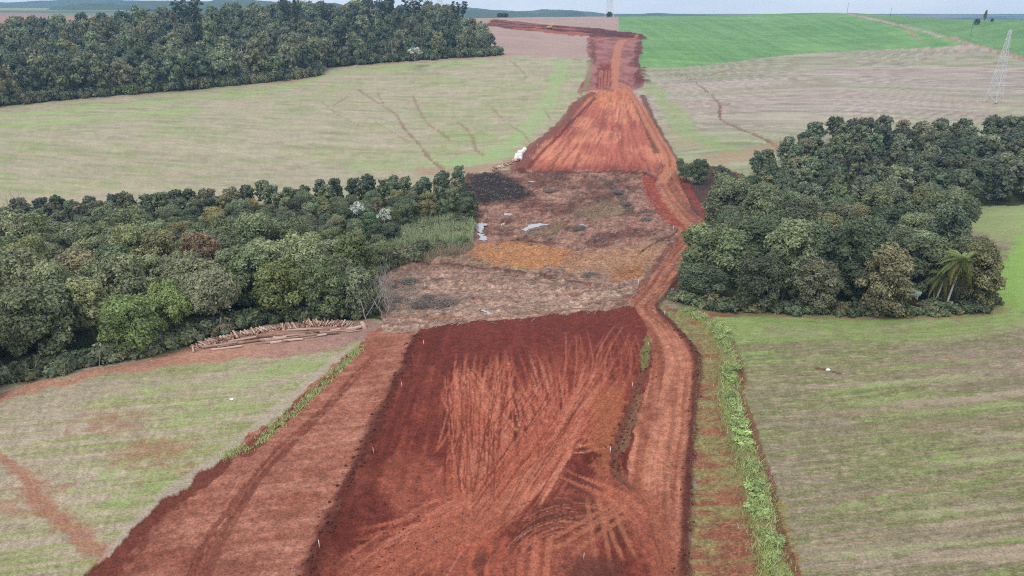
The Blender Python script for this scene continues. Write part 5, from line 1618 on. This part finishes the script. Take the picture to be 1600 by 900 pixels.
def log_mesh(name, L, r0, r1, sd, bend=.03):
    nr = np.random.default_rng(sd); k = 8
    t = np.linspace(-.5, .5, 5)
    pts = np.stack([t * L, np.cumsum(nr.normal(size=5)) * bend, np.cumsum(nr.normal(size=5)) * bend * .6], 1); pts -= pts.mean(0)
    mb = MB(); mb.tube(pts, np.linspace(r0, r1, 5) * (1 + .06 * nr.normal(size=5)), k, True)
    me = mb.mesh(name, M_logbark, False); me.materials.append(M_cut)
    mi = np.zeros(len(me.polygons), np.int32); mi[-2 * k:] = 1
    me.polygons.foreach_set('material_index', mi)
    return me
BIL = [log_mesh('billet', .95 + .25 * k % 2, .15 + .02 * (k % 4), .14 + .02 * (k % 3), 800 + k) for k in range(6)]
def heap(px_pts, step, layers, lab, group, n_max, sd, face=None, s=1.0, prob=1.0):
    nr = np.random.default_rng(sd); pl = catmull(atp(px_pts), 12)
    d = np.concatenate([[0], np.cumsum(np.hypot(*np.diff(pl, axis=0).T))])
    cnt = 0; third = ('left', 'middle', 'right')
    for lay in range(layers):
        for s_ in np.arange(lay * step * .5, d[-1] - lay * step * .5, step):
            if cnt >= n_max or nr.random() > prob: continue
            x, y = np.interp(s_, d, pl[:, 0]) + nr.normal() * .08, np.interp(s_, d, pl[:, 1]) + nr.normal() * .12 + lay * .06
            i_ = min(len(pl) - 2, int(np.searchsorted(d, s_))); tg = pl[i_ + 1] - pl[i_]; an = math.atan2(tg[1], tg[0])
            o = link('firewood_billet', BIL[nr.integers(0, 6)])
            o.location = (x, y, float(gz(x, y)) + .16 + lay * .27 * s + nr.random() * .05)
            o.rotation_euler = (nr.random() * 6.28, nr.normal() * .15 - .08, an + math.pi / 2 + nr.normal() * .25); o.scale = (s * (.75 + .5 * nr.random()), s * (.7 + .6 * nr.random()), s * (.7 + .6 * nr.random()))
            tag(o, f"{lab.split('|')[0]} {'bottom' if lay == 0 else 'top' if lay == layers - 1 else 'middle'} layer of the {third[min(2, int(3 * s_ / d[-1]))]} part of {lab.split('|')[1]}", 'firewood', group); cnt += 1
    return cnt
HP1 = [(302, 548), (345, 533), (400, 521), (450, 512.5), (468, 511)]
HP2 = [(472, 511), (505, 508.5), (535, 509), (552, 511)]
n1 = heap(HP1, .405, 3, 'short split billet,|the long low firewood stack', 'billets of the long firewood stack', 158, 31, s=1.0)
n2 = heap(HP2, .36, 4, 'short pale billet,|the taller firewood stack', 'billets of the tall firewood stack', 100, 32, s=.95)
n3 = heap([(768, 266), (785, 261), (800, 256), (812, 252)], .85, 2, 'billet,|the firewood heap beside the white bags', 'billets of the distant firewood heap', 46, 33, s=1.5)
print('billets', n1, n2, n3)
LOGS = [(345, 542, 6, .22, .30), (362, 540, 5, .2, .34), (380, 537, 6, .22, .25), (400, 534, 6.5, .2, .2), (418, 532, 7, .22, .16), (440, 531, 6, .2, .12), (452, 528, 6, .2, .2), (432, 527, 7, .18, .1),
        (470, 529, 6, .22, .14), (488, 527, 5.5, .2, .2), (505, 524, 6, .22, .18), (520, 521, 5, .2, .14), (404, 529, 6, .2, .2), (470, 523, 5, .18, .05), (492, 521, 6, .2, .12), (512, 518, 5, .2, .25),
        (425, 536, 6, .2, .15), (448, 534, 6, .22, .2), (532, 519, 6, .16, .08), (484, 516, 5.5, .26, .0), (465, 517, 4, .22, -.05), (380, 533, 5, .18, .2), (355, 545, 5.5, .2, .22), (545, 519.5, 4, .15, .03)]
def logrow(px): return px
for j, (px, py, L, r, a) in enumerate(sorted(LOGS)):
    x, y, z = put(px, py)
    o = link('felled_log', log_mesh('log', L, r * 1.25, r, 840 + j, .06))
    o.location = (x, y, z + r + (.25 if j % 3 == 0 else 0)); o.rotation_euler = (0, 0, a + .12 + rg.normal() * .06)
    tag(o, f'long debarked log, {ordn(j)} from the left in the row on the brown yard', 'log', 'felled logs in front of the firewood')
for px, py, L, r, rz, lab in [(568, 512, 2.6, .48, -1.15, 'thickest log, cut end towards the road, at the right end of the firewood'), (553, 515, 3.0, .36, .45, 'thick short log lying just left of the thickest log')]:
    x, y, z = put(px, py); o = link('felled_log', log_mesh('log', L, r, r * .95, int(px), .03)); o.location = (x, y, z + r * .9); o.rotation_euler = (0, 0, rz)
    tag(o, lab, 'log')
for px, py, L, rz, lab in [(1455, 490, 2.6, .5, 'fallen pale trunk below the palm, leftmost piece'), (1470, 487, 2.0, 0, 'short fallen pale trunk below the palm, middle piece'), (1492, 488, 3.4, -.5, 'long fallen grey trunk below the palm, rightmost piece')]:
    x, y, z = put(px, py); o = link('fallen_trunk', log_mesh('log', L, .16, .1, int(px), .1)); o.location = (x, y, z + .2); o.rotation_euler = (0, .05, rz)
    tag(o, lab, 'log')

# ------------------------------------------------------------------ bags, stakes, markers, excavator
M_bag = plain('white_woven_bag', (.78, .78, .77), .7, .2, .05)
def bag_mesh(sd):
    nr = np.random.default_rng(sd)
    n = 12; V = []
    for z_, s in [(0, .86), (.08, .98), (.5, 1.06), (1.0, 1.02), (1.25, .92), (1.38, .6), (1.42, .2)]:
        for k in range(n):
            a = 2 * math.pi * (k + .5) / n
            r = .72 * s / max(abs(math.cos(a)), abs(math.sin(a))) ** .75
            V.append((r * math.cos(a) * (1 + .03 * nr.normal()), r * math.sin(a) * (1 + .03 * nr.normal()), z_ + .02 * nr.normal()))
    V.append((0, 0, 1.4)); m = 7; F = [[i_ * n + k, i_ * n + (k + 1) % n, (i_ + 1) * n + (k + 1) % n, (i_ + 1) * n + k] for i_ in range(m - 1) for k in range(n)]
    T = [[(m - 1) * n + k, (m - 1) * n + (k + 1) % n, m * n] for k in range(n)]
    return mesh_np('sack', V, [np.array(F), np.array(T)], M_bag, True)
BAGS = [bag_mesh(k) for k in range(3)]
mbl = MB()
for sx in (-1, 1):
    for sy in (-1, 1):
        mbl.tube([(sx * .55, sy * .55, 1.2), (sx * .5, sy * .5, 1.62), (sx * .32, sy * .5, 1.62), (sx * .32, sy * .5, 1.3)], .035, 4)
LOOPS = mbl.mesh('lifting_loops', M_bag)
for j, (px, py, dz_, lab) in enumerate([(806, 252, 0, 'nearest white bulk bag beside the far embankment, left of the front two'), (813, 251.5, 0, 'nearest white bulk bag beside the far embankment, right of the front two'),
                                        (807.5, 248, 0, 'white bulk bag in the second row from the front'), (813, 247.5, 0, 'white bulk bag in the second row, against the red berm'),
                                        (808.5, 244.5, 0, 'white bulk bag in the third row from the front'), (814.5, 243, 0, 'white bulk bag in the third row, against the red berm'),
                                        (812, 240.5, 0, 'white bulk bag in the fourth row, left of two'), (817.5, 240, 0, 'white bulk bag in the fourth row, right of two'), (820, 237, 0, 'farthest white bulk bag, highest up the embankment edge')]):
    x, y, z = put(px, py); e = empty('bulk_bag', (x, y, z - .1), .2 * j); e.scale = (1.15, 1.15, 1.15)
    tag(e, lab, 'bag', 'white bulk bags beside the far embankment'); link('sack', BAGS[j % 3], e); link('lifting_loops', LOOPS, e)

M_white = plain('white_paint', (.80, .80, .80), .6, .3, .03)
M_redp = plain('red_paint', (.45, .05, .04), .6, .3, .05)
mb = MB(); mb.box((0, 0, .62), (.085, .05, 1.24)); mb.tube([(0, 0, 1.24), (0, 0, 1.27)], [.045, .02], 4)
STK = mb.mesh('post', M_white, False)
mb = MB(); mb.box((0, 0, 1.12), (.089, .054, .06)); STB = mb.mesh('band', M_redp, False)
for j, (px, py, lab) in enumerate([
        (912, 876, 'white survey stake in the turning circle at the bottom of the fill'), (953, 710, 'white survey stake beside the ditch, next to the tan patch'), (988, 607, 'white survey stake at the top of the ditch by the haul road'),
        (1013, 542, 'white survey stake on the grassy spot beside the haul road'), (628, 607, 'white survey stake on the dark left shoulder, upper of two'), (584, 710, 'white survey stake on the dark left shoulder, lower of two'),
        (662, 541, 'white survey stake at the upper left corner of the dark fill'), (624, 503, 'white survey stake at the foot of the bare saplings'), (663, 452, 'white survey stake on the cleared floor, near its middle left'),
        (1038, 495, 'white survey stake outside the bend of the haul road'), (1042, 467, 'white survey stake by the corner of the right wood, left of two'), (1049, 455, 'white survey stake by the corner of the right wood, right of two'),
        (998, 446, 'white survey stake at the left side of the haul road by the valley'), (1052, 361, 'white survey stake at the inner bend of the haul road'), (1047, 278, 'white survey stake where the haul road leaves the embankment'),
        (828, 249, 'white survey stake low on the left berm of the embankment'), (840, 232, 'white survey stake higher on the left berm of the embankment'), (808, 273, 'white survey stake at the foot of the embankment'), (830, 272, 'pale stake at the top edge of the cleared valley'),
        (500, 860, 'white survey stake low on the dark left shoulder near the bottom of the photo'), (1030, 256, 'white survey stake at the end of the embankment ditch')]):
    x, y, z = put(px, py); s = .72 if y < 160 else 1.2
    e = empty('survey_stake', (x, y, z - .05), rg.random()); e.scale = (s * 1.15, s * 1.15, s * 1.15); e.rotation_euler = (rg.normal() * .05, rg.normal() * .06, rg.random())
    tag(e, lab, 'stake', 'white survey stakes'); link('post', STK, e); link('band', STB, e)
mb = MB(); v_, f_ = ICO2
for k in range(1): mb.add(v_ * np.array([.42, .3, .24]) * (1 + .08 * np.random.default_rng(3).normal(size=v_.shape)), f_)
ROCK = mb.mesh('white_block', M_white, False)
for px, py, s, lab in [(1294, 578, 1.0, 'white stone lying in a dark scar of the right field'), (362, 625, .8, 'white stone lying in the left stubble field')]:
    x, y, z = put(px, py); o = link('white_stone', ROCK); o.location = (x, y, z + .12); o.scale = (s, s, s); tag(o, lab, 'stone')

M_yel = plain('yellow_paint', (.72, .44, .12), .5, .4, .08); M_blk = plain('black_rubber', (.03, .03, .03)); M_gls, _nt, _b = new_mat('cab_glass')
_b.inputs['Base Color'].default_value = (.05, .07, .08, 1); _b.inputs['Roughness'].default_value = .08; _b.inputs['Specular IOR Level'].default_value = .6
x, y, z = put(859, 45)
ex = empty('excavator', (x, y, z), .15); tag(ex, 'yellow tracked excavator digging beside the far dark road', 'excavator'); ex.scale = (1.1, 1.1, 1.1)
for sy in (-1, 1):
    mb = MB(); mb.tube([(-1.7, sy * 1.25, .45), (1.7, sy * 1.25, .45)], .45, 10); mb.box((0, sy * 1.25, .45), (3.6, .55, .85)); link('crawler_track', mb.mesh('crawler_track', M_blk, False), ex)
mb = MB(); mb.box((-.3, 0, 1.45), (3.4, 2.6, .75)); mb.box((-1.6, 0, 1.9), (1.4, 2.5, 1.0)); link('body', mb.mesh('body', M_yel, False), ex)
mb = MB(); mb.box((.75, .75, 2.35), (1.5, 1.0, 1.5)); cab = link('cab', mb.mesh('cab', M_yel, False), ex)
mb = MB(); mb.box((.8, .75, 2.5), (1.45, 1.04, .9)); link('window', mb.mesh('window', M_gls, False), cab)
mb = MB(); mb.tube([(1.1, -.2, 1.7), (2.9, -.2, 4.3), (5.6, -.2, 5.0)], [.3, .34, .24], 6); link('boom', mb.mesh('boom', M_yel, False), ex)
mb = MB(); mb.tube([(5.3, -.2, 5.4), (6.6, -.2, 2.4)], [.24, .18], 6); link('dipper_arm', mb.mesh('dipper_arm', M_yel, False), ex)
mb = MB(); mb.box((6.6, -.2, 1.9), (1.0, 1.1, .9)); mb.box((6.1, -.2, 1.5), (.9, 1.1, .2)); link('bucket', mb.mesh('bucket', M_blk, False), ex)

# ------------------------------------------------------------------ far hills and the air between
def ridge(name, label, x0, x1, prof, dist, depth, colr, sd, bump=6.0, bl=60.0):
    """a long hill: crest height follows prof (pixel x -> pixel y) at its distance, with a real slope front and back"""
    pxs = np.array([p[0] for p in prof], float); pys = np.array([p[1] for p in prof], float)
    n, m = 220, 26
    px = np.linspace(x0, x1, n)
    py = np.interp(px, pxs, pys)
    V = []
    for j in range(m):
        s = j / (m - 1) * 2 - 1
        for i_ in range(n):
            d = ray(px[i_], py[i_]); t = dist / d[1]
            X = d[0] * t; zc = CAM_Z + d[2] * t; e = min(1.0, min(i_, n - 1 - i_) / 14.0)
            V.append((X, dist + s * depth, zc * 1.0, e, s))
    V = np.array(V); s = V[:, 4]; base = 5.0
    h = base + (V[:, 2] - base) * (1 - np.abs(s) ** 2.0) * np.sqrt(V[:, 3])
    h += bump * (fbm(V[:, 0] / bl, V[:, 1] / bl, 4, sd) - .5) * (1 - np.abs(s))
    vv = np.stack([V[:, 0], V[:, 1], h], 1)
    i0 = (np.arange(m - 1)[:, None] * n + np.arange(n - 1)[None, :]).ravel()
    f1 = fbm(V[:, 0] / (bl * 5), V[:, 1] / (bl * 5), 4, sd + 3)
    cc = mixc(np.array(colr), np.array(colr) * np.array([1.5, 1.35, 1.2]), sst(.45, .62, f1))
    me = mesh_np(name, vv, np.stack([i0, i0 + 1, i0 + n + 1, i0 + n], 1), M_floor, True, {'Col': cc})
    tag(link(name, me), label, 'hill', None, 'structure')
WOODC = (.05, .075, .045)
ridge('hills', 'dark wooded hill behind the palms at top left', 84, 250, [(84, 14), (100, 9), (130, 6), (165, 7), (200, 10), (225, 13), (250, 18)], 2200, 220, WOODC, 901, 14, 40)
ridge('hills', 'blue wooded hills left of the pines', 200, 560, [(200, 8), (225, 3), (300, 4), (340, 1), (380, 0), (430, 4), (500, 5), (560, 8)], 2500, 260, WOODC, 902, 14, 50)
ridge('hills', 'blue wooded hill behind the bare field, centre', 690, 925, [(690, 12), (725, 14), (760, 17), (800, 19), (830, 20), (850, 21), (880, 18), (905, 18.5), (925, 25)], 2700, 240, WOODC, 903, 12, 45)
ridge('hills', 'pale distant hills in the centre of the horizon', 680, 960, [(680, 10), (720, 10), (760, 15), (810, 17), (845, 15), (880, 16), (960, 22)], 3900, 350, WOODC, 904, 16, 120)
ridge('hills', 'pale distant hills right of the far pylon', 940, 1160, [(940, 22), (990, 23), (1010, 22), (1040, 21.2), (1070, 22), (1100, 24), (1160, 25)], 3900, 330, WOODC, 905, 12, 120)
ridge('hills', 'pale distant hills at the right edge of the horizon', 1440, 1760, [(1440, 30), (1490, 28.5), (1530, 28), (1560, 27.5), (1600, 30), (1680, 29), (1760, 32)], 3900, 330, WOODC, 906, 12, 120)
ridge('hills', 'pale distant hills at the left end of the horizon', -200, 420, [(-200, 6), (0, 3), (60, 2), (150, -1), (250, 1), (420, 6)], 4000, 350, WOODC, 907, 16, 140)

HAZE = 0.00016
if HAZE:
    mb = MB(); mb.box((0, 2150, 48), (12000, 4900, 172))
    m = bpy.data.materials.new('haze'); m.use_nodes = True; nt = m.node_tree; nt.nodes.clear()
    pv = nt.nodes.new('ShaderNodeVolumePrincipled'); mo = nt.nodes.new('ShaderNodeOutputMaterial')
    pv.inputs['Color'].default_value = (.34, .63, 1.0, 1); pv.inputs['Density'].default_value = HAZE; pv.inputs['Anisotropy'].default_value = 0.2
    nt.links.new(pv.outputs['Volume'], mo.inputs['Volume'])
    tag(link('haze', mb.mesh('haze', m, False)), 'thin blue haze filling the air over the land', 'haze', None, 'stuff')

def _tris(m):
    c = np.zeros(len(m.polygons), np.int32); m.polygons.foreach_get('loop_total', c); return int((c - 2).sum())
print('triangles', sum(_tris(m) for m in bpy.data.meshes), 'trees left over', len(REST_T))
